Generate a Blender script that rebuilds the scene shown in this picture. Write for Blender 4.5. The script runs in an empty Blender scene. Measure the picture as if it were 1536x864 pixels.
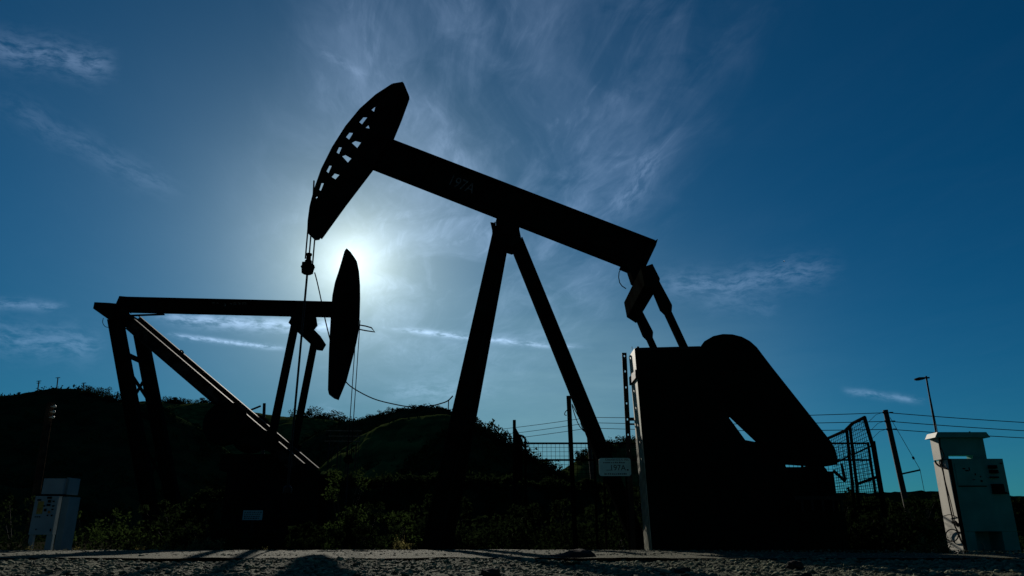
import bpy, math, random
import numpy as np
from mathutils import Vector, Matrix
from mathutils.geometry import tessellate_polygon

random.seed(7)
rng = np.random.default_rng(7)
scene = bpy.context.scene
COL = scene.collection
R = math.radians

# ------------------------------------------------------------------ camera
LENS = 26.0
F = LENS / 36.0 * 1536
PITCH = R(18.12)
CAMZ = 0.37
CP, SP = math.cos(PITCH), math.sin(PITCH)
CAM = Vector((0, 0, CAMZ))
cd = bpy.data.cameras.new('camera')
cam = bpy.data.objects.new('camera', cd)
COL.objects.link(cam)
cd.lens = LENS
cd.sensor_width = 36.0
cd.clip_start = 0.05
cd.clip_end = 20000
cam.location = CAM
cam.rotation_euler = (math.pi / 2 + PITCH, 0, 0)
scene.camera = cam


def ray(px, py):
    x, y = (px - 768) / F, (432 - py) / F
    return Vector((x, CP - y * SP, SP + y * CP))


def at(px, py, Y):
    """point of the vertical plane at distance Y seen in that direction"""
    d = ray(px, py)
    return CAM + d * (Y / d.y)


def gx(px, Y, z=0.0):
    return (px - 768) / F * (Y * CP + (z - CAMZ) * SP)


SUN = ray(528, 396).normalized()
SUN_EL = math.asin(SUN.z)
SUN_AZ = math.atan2(SUN.x, SUN.y)

# ------------------------------------------------------------------ materials
MATS = {}


def mat(name, c1, c2=None, rough=0.6, metal=0.0, scale=3.0, bump=0.0, bscale=30.0, detail=6, spec=0.5, lo=.35, hi=.65):
    if name in MATS:
        return MATS[name]
    m = bpy.data.materials.new(name)
    m.use_nodes = True
    nt = m.node_tree
    b = nt.nodes['Principled BSDF']
    b.inputs['Roughness'].default_value = rough
    b.inputs['Metallic'].default_value = metal
    b.inputs['Specular IOR Level'].default_value = spec
    tc = nt.nodes.new('ShaderNodeTexCoord')
    if c2 is None:
        c2 = tuple(v * .7 for v in c1)
    n = nt.nodes.new('ShaderNodeTexNoise')
    n.inputs['Scale'].default_value = scale
    n.inputs['Detail'].default_value = detail
    nt.links.new(tc.outputs['Object'], n.inputs['Vector'])
    r = nt.nodes.new('ShaderNodeValToRGB')
    r.color_ramp.elements[0].position = lo
    r.color_ramp.elements[1].position = hi
    r.color_ramp.elements[0].color = (*c2, 1)
    r.color_ramp.elements[1].color = (*c1, 1)
    nt.links.new(n.outputs['Fac'], r.inputs['Fac'])
    nt.links.new(r.outputs['Color'], b.inputs['Base Color'])
    if bump:
        n2 = nt.nodes.new('ShaderNodeTexNoise')
        n2.inputs['Scale'].default_value = bscale
        n2.inputs['Detail'].default_value = 8
        nt.links.new(tc.outputs['Object'], n2.inputs['Vector'])
        bp = nt.nodes.new('ShaderNodeBump')
        bp.inputs['Strength'].default_value = bump
        bp.inputs['Distance'].default_value = 0.02
        nt.links.new(n2.outputs['Fac'], bp.inputs['Height'])
        nt.links.new(bp.outputs['Normal'], b.inputs['Normal'])
    MATS[name] = m
    return m


STEEL = mat('dark painted steel', (.011, .013, .011), (.007, .006, .005), rough=.7, scale=2.2, bump=.15, bscale=14, spec=0.0)
STEEL2 = mat('worn dark steel', (.020, .019, .016), (.010, .008, .006), rough=.62, scale=4, bump=.2, bscale=22, spec=.2)
WIRE = mat('rusty dark wire', (.009, .007, .006), (.005, .004, .004), rough=1, scale=5, spec=0.0)
STEEL3 = mat('scuffed dark steel', (.045, .042, .036), (.010, .009, .008), rough=.75, scale=5, bump=.5, bscale=9, spec=.05, lo=.42, hi=.6)
SHEET = mat('dark green sheet guard', (.009, .013, .009), (.006, .008, .006), rough=.7, scale=1.5, bump=.08, bscale=5, spec=0.0)
PALE = mat('sunlit side guard panel', (.45, .46, .32), (.30, .30, .21), rough=.6, scale=5, bump=.1)  # paler than the guard front: sunlight on the side put into the colour
CABLE = mat('black cable', (.010, .010, .010), rough=.9, scale=8, spec=0.0)
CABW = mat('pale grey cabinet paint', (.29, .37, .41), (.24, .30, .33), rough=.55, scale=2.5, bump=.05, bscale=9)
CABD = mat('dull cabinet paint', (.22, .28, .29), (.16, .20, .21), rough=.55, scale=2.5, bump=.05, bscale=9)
CABL = mat('sunlit side cabinet paint', (.78, .74, .62), (.64, .61, .51), rough=.6, scale=4, bump=.06, bscale=9)  # lit copy of the cabinet paint, sun on that side put into the colour
CABG = mat('grey green cabinet paint', (.055, .33, .28), (.04, .25, .21), rough=.6, scale=3, bump=.06, bscale=9, spec=.1)
BLACK = mat('black plastic', (.01, .01, .011), rough=.8, spec=.02)
YELL = mat('yellow warning sticker', (.45, .30, .04), (.33, .2, .03), rough=.5, scale=20)
SIGNW = mat('white sign enamel', (.50, .80, .74), (.42, .70, .65), rough=.4, scale=4)
SIGNL = mat('faded black lettering', (.02, .02, .02), rough=.5)
WORN = mat('worn pale stencil paint', (.16, .16, .15), (.04, .04, .04), rough=.7, scale=9)
WOOD = mat('weathered wood pole', (.055, .04, .028), (.02, .015, .011), rough=.85, scale=6, bump=.5, bscale=18)
WOODL = mat('pale barked wood pole', (.075, .05, .034), (.022, .016, .012), rough=1, spec=0.0, scale=4, bump=.6, bscale=12)
CONC = mat('stained concrete', (.05, .048, .042), (.026, .025, .022), rough=.95, scale=2, bump=.3, bscale=20)
GRASS = mat('dry grass hillside', (.095, .125, .036), (.030, .046, .014), rough=1, scale=.35, bump=.6, bscale=.8, spec=0.0)
DARKH = mat('dark scrub hillside', (.028, .048, .018), (.012, .022, .010), rough=1, scale=.35, bump=.6, bscale=.7, spec=0.0)
SOIL = mat('dark soil', (.030, .028, .019), (.014, .016, .009), rough=1, scale=.5, bump=.5, bscale=6, spec=0.0)
GRAV = mat('crushed stone', (.17, .18, .112), (.045, .048, .032), rough=.95, scale=30, bump=.5, bscale=90, spec=.03)
STONE = mat('loose grey stones', (.29, .305, .185), (.045, .048, .032), rough=.9, scale=7, bump=.3, bscale=60, spec=.05, detail=3)
ROAD = mat('dusty asphalt', (.15, .155, .095), (.03, .032, .022), rough=.95, scale=38, bump=1.0, bscale=90, spec=.08, lo=.40, hi=.62)
MUD = mat('dried mud', (.05, .042, .034), (.025, .02, .017), rough=1, scale=9, bump=.5, bscale=30, spec=.1)
def translucent(m, f=.45):
    nt_ = m.node_tree
    b = nt_.nodes['Principled BSDF']
    out_ = nt_.nodes['Material Output']
    t_ = nt_.nodes.new('ShaderNodeBsdfTranslucent')
    mx = nt_.nodes.new('ShaderNodeMixShader')
    mx.inputs[0].default_value = f
    src = b.inputs['Base Color'].links[0].from_socket
    nt_.links.new(src, t_.inputs['Color'])
    nt_.links.new(b.outputs[0], mx.inputs[1]); nt_.links.new(t_.outputs[0], mx.inputs[2])
    nt_.links.new(mx.outputs[0], out_.inputs['Surface'])
    return m


LEAFD = mat('dark leaves', (.020, .034, .011), (.010, .017, .006), rough=1, scale=1.2, spec=0.0)
LEAFH = mat('hillside brush leaves', (.036, .058, .020), (.016, .028, .010), rough=1, scale=.4, spec=0.0)
LEAFG = mat('green leaves', (.036, .060, .015), (.015, .026, .008), rough=1, scale=3, spec=0.0)
LEAFY = mat('dry weed leaves', (.24, .21, .08), (.09, .09, .03), rough=1, scale=8, spec=0.0)
translucent(LEAFG, .4); translucent(LEAFY, .5); translucent(LEAFD, .25)
BARK = mat('bark', (.04, .03, .022), rough=.95, scale=8)
WHITEP = mat('white paint', (.8, .8, .8), (.7, .7, .7), rough=.4)

# ------------------------------------------------------------------ object helpers


def tag(o, label=None, cat=None, group=None, kind=None):
    if label: o['label'] = label
    if cat: o['category'] = cat
    if group: o['group'] = group
    if kind: o['kind'] = kind
    return o


def empty(name, loc, label, cat, group=None):
    o = bpy.data.objects.new(name, None)
    o.empty_display_size = .2
    COL.objects.link(o)
    o.location = loc
    return tag(o, label, cat, group)


def root_loc(p):
    v = Vector((0, 0, 0))
    while p is not None:
        v += p.location
        p = p.parent
    return v


def link(name, me, parent=None, loc=(0, 0, 0)):
    o = bpy.data.objects.new(name, me)
    COL.objects.link(o)
    o.location = loc
    if parent is not None:
        o.parent = parent
    return o


def np_mesh(name, verts, faces, m, smooth=False):
    """verts (n,3), faces (k,3 or 4)"""
    me = bpy.data.meshes.new(name)
    k = faces.shape[1]
    me.vertices.add(len(verts))
    me.vertices.foreach_set('co', np.ascontiguousarray(verts, dtype=np.float32).ravel())
    me.loops.add(faces.size)
    me.loops.foreach_set('vertex_index', np.ascontiguousarray(faces, dtype=np.int32).ravel())
    me.polygons.add(len(faces))
    me.polygons.foreach_set('loop_start', np.arange(0, faces.size, k, dtype=np.int32))
    me.polygons.foreach_set('loop_total', np.full(len(faces), k, dtype=np.int32))
    me.polygons.foreach_set('use_smooth', np.full(len(faces), smooth, dtype=bool))
    me.update(calc_edges=True)
    me.validate()
    me.materials.append(m)
    return me


class MB:
    def __init__(self):
        self.v, self.f, self.s = [], [], []

    def add(self, vs, fs, smooth=False):
        o = len(self.v)
        self.v += [Vector(p) for p in vs]
        self.f += [[i + o for i in q] for q in fs]
        self.s += [smooth] * len(fs)
        return self

    def box(self, x0, x1, y0, y1, z0, z1):
        vs = [(x, y, z) for x in (x0, x1) for y in (y0, y1) for z in (z0, z1)]
        return self.add(vs, [(0, 1, 3, 2), (4, 6, 7, 5), (0, 4, 5, 1), (2, 3, 7, 6), (0, 2, 6, 4), (1, 5, 7, 3)])

    def bar(self, p0, p1, w, h, side=(0, 1, 0), w2=None, h2=None):
        """oriented box from p0 to p1; w along side, h across"""
        p0, p1 = Vector(p0), Vector(p1)
        d = (p1 - p0).normalized()
        s = Vector(side)
        s = (s - d * s.dot(d)).normalized()
        u = s.cross(d)
        vs = []
        for p, ww, hh in ((p0, w, h), (p1, w2 or w, h2 or h)):
            for a, b in ((-1, -1), (1, -1), (1, 1), (-1, 1)):
                vs.append(p + s * (a * ww / 2) + u * (b * hh / 2))
        return self.add(vs, [(0, 1, 2, 3), (7, 6, 5, 4), (0, 4, 5, 1), (1, 5, 6, 2), (2, 6, 7, 3), (3, 7, 4, 0)])

    def ibeam(self, p0, p1, B, H, tf=.03, tw=.02, side=(0, 1, 0)):
        p0, p1 = Vector(p0), Vector(p1)
        d = (p1 - p0).normalized()
        s = Vector(side)
        s = (s - d * s.dot(d)).normalized()
        u = s.cross(d)
        for sg in (-1, 1):
            o = u * (sg * (H - tf) / 2)
            self.bar(p0 + o, p1 + o, B, tf, side)
        self.bar(p0, p1, tw, H - 2 * tf + .004, side)
        n = max(2, int((p1 - p0).length / 1.3))
        for i in range(1, n):                       # web stiffeners
            c = p0.lerp(p1, i / n)
            self.bar(c - d * .006, c + d * .006, B * .86, H - 2 * tf + .002, side)
        return self

    def tube(self, pts, r, n=8, caps=True, r2=None):
        pts = [Vector(p) for p in pts]
        k = len(pts)
        ref = None
        rings = []
        for i, p in enumerate(pts):
            d = (pts[min(i + 1, k - 1)] - pts[max(i - 1, 0)]).normalized()
            if ref is None:
                ref = Vector((0, 0, 1)) if abs(d.z) < .9 else Vector((0, 1, 0))
            a = (ref - d * ref.dot(d)).normalized()
            ref = a
            b = d.cross(a)
            rr = r if r2 is None else r + (r2 - r) * i / (k - 1)
            rings.append([p + (a * math.cos(2 * math.pi * j / n) + b * math.sin(2 * math.pi * j / n)) * rr for j in range(n)])
        vs = [q for g in rings for q in g]
        fs = []
        for i in range(k - 1):
            for j in range(n):
                fs.append((i * n + j, i * n + (j + 1) % n, (i + 1) * n + (j + 1) % n, (i + 1) * n + j))
        self.add(vs, fs, True)
        if caps:
            self.add(rings[0], [tuple(range(n))[::-1]])
            self.add(rings[-1], [tuple(range(n))])
        return self

    def lathe(self, base, prof, n=20, axis='z'):
        """prof: list of (radius, height) from base"""
        base = Vector(base)
        vs, fs = [], []
        for r, h in prof:
            for j in range(n):
                a = 2 * math.pi * j / n
                c, s = math.cos(a) * r, math.sin(a) * r
                if axis == 'z': vs.append(base + Vector((c, s, h)))
                elif axis == 'x': vs.append(base + Vector((h, c, s)))
                else: vs.append(base + Vector((c, h, s)))
        k = len(prof)
        for i in range(k - 1):
            for j in range(n):
                fs.append((i * n + j, i * n + (j + 1) % n, (i + 1) * n + (j + 1) % n, (i + 1) * n + j))
        fs.append(tuple(range(n))[::-1])
        fs.append(tuple(range((k - 1) * n, k * n)))
        return self.add(vs, fs)

    def prism(self, poly, y0, y1, holes=()):
        """poly: (X,Z) list, extruded along Y"""
        loops = [list(poly)] + [list(h) for h in holes]
        flat = [p for l in loops for p in l]
        tris = tessellate_polygon([[Vector((x, z, 0)) for x, z in l] for l in loops])
        n = len(flat)
        vs = [(x, y0, z) for x, z in flat] + [(x, y1, z) for x, z in flat]
        fs = [tuple(t) for t in tris] + [tuple(i + n for i in t[::-1]) for t in tris]
        o = 0
        for l in loops:
            k = len(l)
            for i in range(k):
                a, b = o + i, o + (i + 1) % k
                fs.append((a, b, b + n, a + n))
            o += k
        return self.add(vs, fs)

    def build(self, name, m, parent=None, loc=None):
        off = root_loc(parent) if parent is not None else Vector(loc or (0, 0, 0))
        me = bpy.data.meshes.new(name)
        me.from_pydata([tuple(p - off) for p in self.v], [], self.f)
        me.validate()
        import bmesh
        bm = bmesh.new()
        bm.from_mesh(me)
        if len(bm.faces) == len(self.s):
            for fc, s in zip(bm.faces, self.s):
                fc.smooth = s
        bmesh.ops.recalc_face_normals(bm, faces=bm.faces)
        bm.to_mesh(me)
        bm.free()
        me.materials.append(m)
        return link(name, me, parent, (0, 0, 0) if parent is not None else off)

    def build_each(self, name, m, parent):
        """one object per separate piece (pieces that touch stay together)"""
        n = len(self.v)
        par = list(range(n))

        def find(i):
            while par[i] != i:
                par[i] = par[par[i]]; i = par[i]
            return i
        for q in self.f:
            for i in q[1:]: par[find(i)] = find(q[0])
        isl = {}
        for i in range(n): isl.setdefault(find(i), []).append(i)
        items = []
        for k, idx in isl.items():
            lo = [min(self.v[i][a] for i in idx) - .004 for a in range(3)]
            hi = [max(self.v[i][a] for i in idx) + .004 for a in range(3)]
            items.append([idx, lo, hi])
        merged = True
        while merged:
            merged = False
            for i in range(len(items)):
                for j in range(i + 1, len(items)):
                    a_, b_ = items[i], items[j]
                    if all(a_[1][k] <= b_[2][k] and b_[1][k] <= a_[2][k] for k in range(3)):
                        a_[0] += b_[0]
                        a_[1] = [min(p, q) for p, q in zip(a_[1], b_[1])]
                        a_[2] = [max(p, q) for p, q in zip(a_[2], b_[2])]
                        items.pop(j); merged = True
                        break
                if merged: break
        objs = []
        for idx, _, _ in items:
            S = {v: k for k, v in enumerate(idx)}
            o = MB()
            o.v = [self.v[i] for i in idx]
            for q, sm_ in zip(self.f, self.s):
                if q[0] in S:
                    o.f.append([S[i] for i in q]); o.s.append(sm_)
            objs.append(o.build(name, m, parent))
        return objs


def xz(pts, Y):
    out = []
    for px, py in pts:
        p = at(px, py, Y)
        out.append((p.x, p.z))
    return out


def text(name, body, size, origin, xdir, updir, m, parent, squash=1.0):
    cu = bpy.data.curves.new('lettering', 'FONT')
    cu.body = body
    cu.size = size
    cu.align_x = 'CENTER'
    cu.align_y = 'CENTER'
    cu.extrude = .001
    to = bpy.data.objects.new('lettering', cu)
    COL.objects.link(to)
    dg = bpy.context.evaluated_depsgraph_get()
    me = bpy.data.meshes.new_from_object(to.evaluated_get(dg))
    bpy.data.objects.remove(to)
    x, u = Vector(xdir).normalized(), Vector(updir).normalized()
    n = x.cross(u)
    off = root_loc(parent)
    mt = Matrix((x, u, n)).transposed().to_4x4() @ Matrix.Diagonal((squash, 1, 1, 1))
    mt.translation = Vector(origin) - off
    # fold the scale in before moving
    me.transform(Matrix.Translation(Vector(origin) - off) @ Matrix((x, u, n)).transposed().to_4x4() @ Matrix.Diagonal((squash, 1, 1, 1)))
    me.materials.clear()
    me.materials.append(m)
    return link(name, me, parent)


def fbm(x, y, seed=0, octv=5, base=1.0):
    """smooth value noise on arrays"""
    out = np.zeros_like(x, dtype=float)
    amp, fr = 1.0, base
    for o in range(octv):
        g = np.random.default_rng(seed * 31 + o).random((64, 64))
        xs, ys = x * fr, y * fr
        xi, yi = np.floor(xs).astype(int), np.floor(ys).astype(int)
        fx, fy = xs - xi, ys - yi
        fx, fy = fx * fx * (3 - 2 * fx), fy * fy * (3 - 2 * fy)
        a = g[xi % 64, yi % 64]; b = g[(xi + 1) % 64, yi % 64]
        c = g[xi % 64, (yi + 1) % 64]; d = g[(xi + 1) % 64, (yi + 1) % 64]
        out += amp * ((a * (1 - fx) + b * fx) * (1 - fy) + (c * (1 - fx) + d * fx) * fy - .5)
        amp *= .5; fr *= 2.03
    return out


def grid_mesh(name, X, Y, Z, m, smooth=True):
    ny, nx = X.shape
    v = np.stack([X.ravel(), Y.ravel(), Z.ravel()], 1)
    i = np.arange(ny * nx).reshape(ny, nx)
    f = np.stack([i[:-1, :-1].ravel(), i[:-1, 1:].ravel(), i[1:, 1:].ravel(), i[1:, :-1].ravel()], 1)
    return np_mesh(name, v, f, m, smooth)


# ------------------------------------------------------------------ ground
GZ = -0.7                                    # yard level beyond the road bank
me = np_mesh('ground', np.array([(-6000, -3000, GZ), (6000, -3000, GZ), (6000, 9000, GZ), (-6000, 9000, GZ)], float),
             np.array([[0, 1, 2, 3]]), SOIL)
tag(link('ground', me), kind='structure')

road_edge = [(-40, 13.0), (-16, 14.3), (-9, 14.8), (0, 15.3), (3.0, 14.6), (5.5, 13.4), (7.2, 12.75), (9, 12.2), (12, 11.6), (40, 9.0)]
pv = [(x, y) for x, y in road_edge]
# paved strip: gently domed and a little rough, with a broken far edge and a bank down to the yard
xs = np.concatenate([np.linspace(-40, -14, 40), np.linspace(-13.9, 13.9, 560), np.linspace(14, 40, 40)])
ex = np.interp(xs, [p[0] for p in pv], [p[1] for p in pv]) + .10 * fbm(xs, xs * 0, 3, 4, 1.7)
near_edge = 11.3 - .012 * xs + .35 * fbm(xs, xs * 0 + 5, 8, 3, .6)
rows = []
NR = 46
for j in range(NR):
    t = j / (NR - 1)
    y = near_edge - .5 + (ex - near_edge + .5) * t
    z = .006 + .012 * fbm(xs, y, 5, 4, 2.2) + .012 * math.sin(t * math.pi)
    rows.append((xs, y, z))
rows.append((xs, ex + .12, np.full_like(xs, -.10) + .03 * fbm(xs, xs * 0, 6, 3, 3)))
rows.append((xs, ex + 1.5, np.full_like(xs, GZ - .03)))
me = grid_mesh('road', np.array([r[0] for r in rows]), np.array([r[1] for r in rows]), np.array([r[2] for r in rows]), ROAD)
tag(link('road', me), kind='structure')

# crushed stone apron in front of the road
gxs = np.linspace(-11.5, 11.5, 720)
gys = np.linspace(3.2, 12.3, 380)
GXX, GYY = np.meshgrid(gxs, gys)


def gravel_z(x, y):
    return -.03 + .060 * fbm(x, y, 11, 3, .7) + .030 * fbm(x, y, 12, 3, 6.0)


GZZ = gravel_z(GXX, GYY)
me = grid_mesh('gravel_apron', GXX, GYY, GZZ, GRAV, False)
tag(link('gravel_apron', me), kind='structure')
me = np_mesh('gravel_lot', np.array([(-40, -25, -.075), (40, -25, -.075), (40, 12.2, -.075), (-40, 12.2, -.075)], float), np.array([[0, 1, 2, 3]]), GRAV)
tag(link('gravel_lot', me), kind='structure')

# loose stones
t = (1 + 5 ** .5) / 2
ICO_V = np.array([(-1, t, 0), (1, t, 0), (-1, -t, 0), (1, -t, 0), (0, -1, t), (0, 1, t), (0, -1, -t), (0, 1, -t), (t, 0, -1), (t, 0, 1), (-t, 0, -1), (-t, 0, 1)], float)
ICO_V /= np.linalg.norm(ICO_V[0])
ICO_F = np.array([(0, 11, 5), (0, 5, 1), (0, 1, 7), (0, 7, 10), (0, 10, 11), (1, 5, 9), (5, 11, 4), (11, 10, 2), (10, 7, 6), (7, 1, 8),
                  (3, 9, 4), (3, 4, 2), (3, 2, 6), (3, 6, 8), (3, 8, 9), (4, 9, 5), (2, 4, 11), (6, 2, 10), (8, 6, 7), (9, 8, 1)])


def stones(n, x0, x1, y0, y1, smin, smax, zf, seed):
    g = np.random.default_rng(seed)
    y = y0 + (y1 - y0) * g.random(n)
    x = x0 + (x1 - x0) * g.random(n)
    keep = np.abs(x) < .78 * y + .5
    x, y = x[keep], y[keep]
    n = len(x)
    s = smin * (smax / smin) ** (g.random(n) ** 2.6)
    z = zf(x, y) + s * .15
    V = ICO_V[None] * (1 + .35 * (g.random((n, 12, 1)) - .5))
    V = V * (s[:, None, None] * np.stack([.8 + .6 * g.random(n), .8 + .6 * g.random(n), .45 + .4 * g.random(n)], 1)[:, None, :])
    a = g.random(n) * 6.283
    ca, sa = np.cos(a)[:, None], np.sin(a)[:, None]
    tl = (g.random(n) - .5)[:, None] * .9
    X = V[..., 0] * ca - V[..., 1] * sa
    Yv = V[..., 0] * sa + V[..., 1] * ca
    Zv = V[..., 2] + X * tl * .5
    P = np.stack([X + x[:, None], Yv + y[:, None], Zv + z[:, None]], 2).reshape(-1, 3)
    Fc = (ICO_F[None] + (np.arange(n) * 12)[:, None, None]).reshape(-1, 3)
    return P, Fc


P1, F1 = stones(60000, -10.5, 10.5, 4.2, 12.0, .006, .040, gravel_z, 21)
P2, F2 = stones(7000, -12, 12, 11.5, 14.8, .006, .024, lambda x, y: x * 0 + .012, 22)
keep = None
me = np_mesh('gravel', np.concatenate([P1, P2]), np.concatenate([F1, F2 + len(P1)]), STONE)
tag(link('gravel', me), 'loose grey stones covering the ground in front of the road', 'gravel', kind='stuff')


def rock(name, px, Y, r, label, seed, m=STONE, flat=.6):
    g = np.random.default_rng(seed)
    import bmesh
    bm = bmesh.new()
    bmesh.ops.create_icosphere(bm, subdivisions=3, radius=1)
    sc = Vector((1 + .3 * g.random(), .9, flat))
    for v in bm.verts:
        d = v.co.copy()
        k = 1 + .28 * math.sin(3.1 * d.x + seed) * math.cos(2.7 * d.y - seed) + .16 * math.sin(6 * d.z + 4 * d.x)
        v.co = Vector((d.x * sc.x, d.y * sc.y, d.z * sc.z)) * (r * k)
    me = bpy.data.meshes.new(name)
    bm.to_mesh(me); bm.free()
    me.materials.append(m)
    x = gx(px, Y)
    o = link(name, me, None, (x, Y, float(gravel_z(np.array([x]), np.array([Y]))[0]) + r * flat * .45))
    return tag(o, label, 'rock', 'larger rocks among the gravel')


rock('rock', 1204, 5.7, .075, 'dark fist sized rock standing up from gravel at the bottom edge of the picture', 3, MUD, .8)
rock('rock', 735, 7.2, .07, 'blunt dark rock on the gravel at the edge of the central shadow', 5, MUD, .7)
rock('rock', 1022, 7.4, .075, 'flat dark rock on the gravel between the mud lump and the control cabinet', 6, MUD, .5)
rock('rock', 1192, 8.3, .075, 'pointed small rock near where the gravel meets the road below the guard box', 8, MUD, .8)

# flattened lump of mud with a tail
mb = MB()
Y = 9.3
prof = [(815, 833), (838, 831.5), (848, 829), (856, 825.5), (866, 823), (874, 823.5), (882, 826), (888, 830), (891, 835), (870, 836), (845, 835)]
poly = xz(prof, Y)
nn = 9
vs = []
cx = sum(p[0] for p in poly) / len(poly); zb = min(p[1] for p in poly)
for i in range(nn):
    tt = -1 + 2 * i / (nn - 1)
    k = math.sqrt(max(0, 1 - tt * tt)) * .9 + .1 if abs(tt) < 1 else .1
    for x, z in poly:
        vs.append((cx + (x - cx) * (.35 + .65 * k) + .03 * math.sin(9 * x + 3 * tt), Y + .22 * tt + .03 * math.sin(20 * x), zb + (z - zb) * k))
m_ = len(poly)
fs = [(i * m_ + j, i * m_ + (j + 1) % m_, (i + 1) * m_ + (j + 1) % m_, (i + 1) * m_ + j) for i in range(nn - 1) for j in range(m_)]
fs += [tuple(range(m_))[::-1], tuple(range((nn - 1) * m_, nn * m_))]
mb.add(vs, fs)
tag(mb.build('mud_lump', MUD, None, (cx, Y, 0)), 'dark flattened lump of mud with a thin tail lying on the gravel', 'mud lump')

# ------------------------------------------------------------------ pump jack with the raised head
YA = 17.3
ra = empty('pump_jack', (gx(760, YA, GZ), YA, GZ), 'tall pump jack with tilted beam, raised horsehead with cut-outs, and big sheet guards', 'pump jack')
# walking beam
tl, tr = at(590, 209, YA - .19), at(983, 360, YA - .19)
bl, br = at(558, 254, YA + .19), at(955, 411, YA + .19)
d = (tr - tl); d.y = 0; d.normalize()
u = Vector((-d.z, 0, d.x))
H = .5 * ((tl - bl).dot(u) + (tr - br).dot(u))
q1 = Vector((tr.x, YA, tr.z)) - u * (H / 2)
q0 = q1 - d * ((q1 - Vector((at(560, 232, YA).x, YA, at(560, 232, YA).z))).dot(d))
wb = MB().ibeam(q0, q1, .38, H, .035, .025)
wb.bar(q1 - d * .002, q1 + d * .02, .36, H - .01)
wb = wb.build('walking_beam', STEEL, ra)
c = q0 + d * ((Vector((at(692, 277, YA).x, YA, at(692, 277, YA).z)) - q0).dot(d)) + Vector((0, -.017, 0))
cc = at(692, 277, YA - .017)
text('lettering', '197A', .42, cc, d, u, WORN, wb, .8)

# horse head
Z1 = lambda pts: [(430 + a / 2.7875, 110 + b / 2.787) for a, b in pts]
out = Z1([(445, 50), (490, 42), (513, 97), (480, 185), (445, 270), (400, 335), (355, 400), (240, 553), (135, 695), (118, 697), (92, 672), (94, 620), (102, 560), (120, 490), (150, 405), (195, 315), (250, 228), (310, 155), (375, 97)])
holes = [[(352, 152), (373, 135), (366, 163)], [(301, 204), (320, 182), (341, 182), (316, 215)], [(246, 266), (262, 246), (281, 248), (262, 279)],
         [(207, 331), (218, 307), (233, 308), (220, 339)], [(165, 409), (178, 384), (191, 385), (176, 419)], [(135, 488), (145, 457), (158, 458), (144, 493)],
         [(326, 229), (341, 215), (347, 233)], [(270, 290), (286, 281), (314, 288), (296, 314)], [(230, 345), (245, 340), (273, 356), (257, 375)],
         [(186, 433), (200, 417), (224, 424), (205, 445)], [(121, 517), (127, 513), (131, 521), (125, 525)]]
hh = MB().prism(xz(out, YA), YA - .03, YA + .03, [xz(Z1(h), YA) for h in holes])
head = hh.build('horse_head', STEEL, ra)
fl = MB()
arc = Z1([(93, 668), (95, 620), (103, 560), (121, 490), (151, 405), (196, 315), (251, 228), (311, 155), (376, 97), (445, 52), (488, 45)])
ap = [at(a, b, YA) for a, b in arc]
for a, b in zip(ap[:-1], ap[1:]):
    n_ = Vector((-(b - a).z, 0, (b - a).x)).normalized() * -.012
    fl.bar(a - n_, b - n_, .15, .03)
fl.build('face_plate', STEEL, head)
fl = MB()
bk = Z1([(508, 97), (476, 185), (441, 270)])
for a, b in zip(bk[:-1], bk[1:]):
    fl.bar(at(*a, YA), at(*b, YA), .22, .05)
bk = Z1([(360, 390), (240, 547), (140, 685)])
for a, b in zip(bk[:-1], bk[1:]):
    fl.bar(at(*a, YA), at(*b, YA), .22, .05)
fl.bar(at(*Z1([(441, 262)])[0], YA), at(*Z1([(362, 392)])[0], YA), .30, .07)
fl.build('back_flange', STEEL, head)

# saddle bearing and top of the post
sb = MB()
sb.prism(xz([(747, 328), (776, 338), (779, 346), (775, 352), (748, 352), (744, 340)], YA), YA - .34, YA + .34)
sb.lathe(at(762, 343, YA - .5), [(.15, 0), (.15, 1.0)], 18, 'y')
sb.build('saddle_bearing', STEEL, ra)
pt = MB()
pt.prism(xz([(738, 345), (778, 347), (782, 366), (768, 376), (743, 368)], YA), YA - .30, YA + .30)
pt.prism(xz([(736, 339), (743, 340), (746, 362), (741, 362)], YA), YA - .25, YA - .2)
pt.bar(at(742.5, 333, YA - .2), at(743, 345, YA - .2), .03, .03)
pt.build('post_cap', STEEL, ra)

# samson post legs
YN, YF = 16.0, 18.6


def leg(p0, p1, B, Hh, name='post_leg', par=ra, m=STEEL):
    return MB().ibeam(p0, p1, B, Hh, .03, .02).build(name, m, par)


nb = Vector((gx(637, YN, GZ), YN, GZ + .25))
fb = Vector((gx(661, YF, GZ), YF, GZ + .25))
leg(at(750, 352, YA - .2), nb, .30, .36)
leg(at(754, 352, YA + .2), fb, .30, .36)
bb = at(903, 680, YA)
tb = at(774, 362, YA)
dd = (bb - tb).normalized()
bb = tb + dd * ((GZ + .3 - tb.z) / dd.z)
leg(tb, bb, .30, .34)
rg = MB()
tn, tf_ = at(750, 352, YA - .2), at(754, 352, YA + .2)
for k in range(3, 24):
    s = k / 24
    rg.tube([tn.lerp(nb, s), tf_.lerp(fb, s)], .014, 6)
rg.build_each('cross_brace', STEEL, ra)
# ladder rail standing a little off the near leg
# equalizer, its bearing and the pitman arms
eq = MB()
en, ef = at(975, 419, YN), at(951, 461, YF)
ef = Vector((en.x, YF, en.z))
eq_near = xz([(960, 405), (977, 399), (988, 421), (987, 430), (981, 440), (965, 430)], YN)
eq.prism(eq_near, YN - .15, YF - .05)
eqo = eq.build('equalizer', STEEL, ra)
MB().prism(xz([(930, 401), (985, 362), (982, 372), (965, 408), (956, 428), (948, 424), (942, 406)], YA), YA - .18, YA + .18).build('equalizer_bearing', STEEL, ra)
MB().tube([at(x, y, YA - .25) for x, y in ((931, 403), (928.5, 409), (928, 416), (929.5, 424), (933, 429), (939, 433))], .012, 6).build('grease_hose', CABLE, ra)


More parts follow.
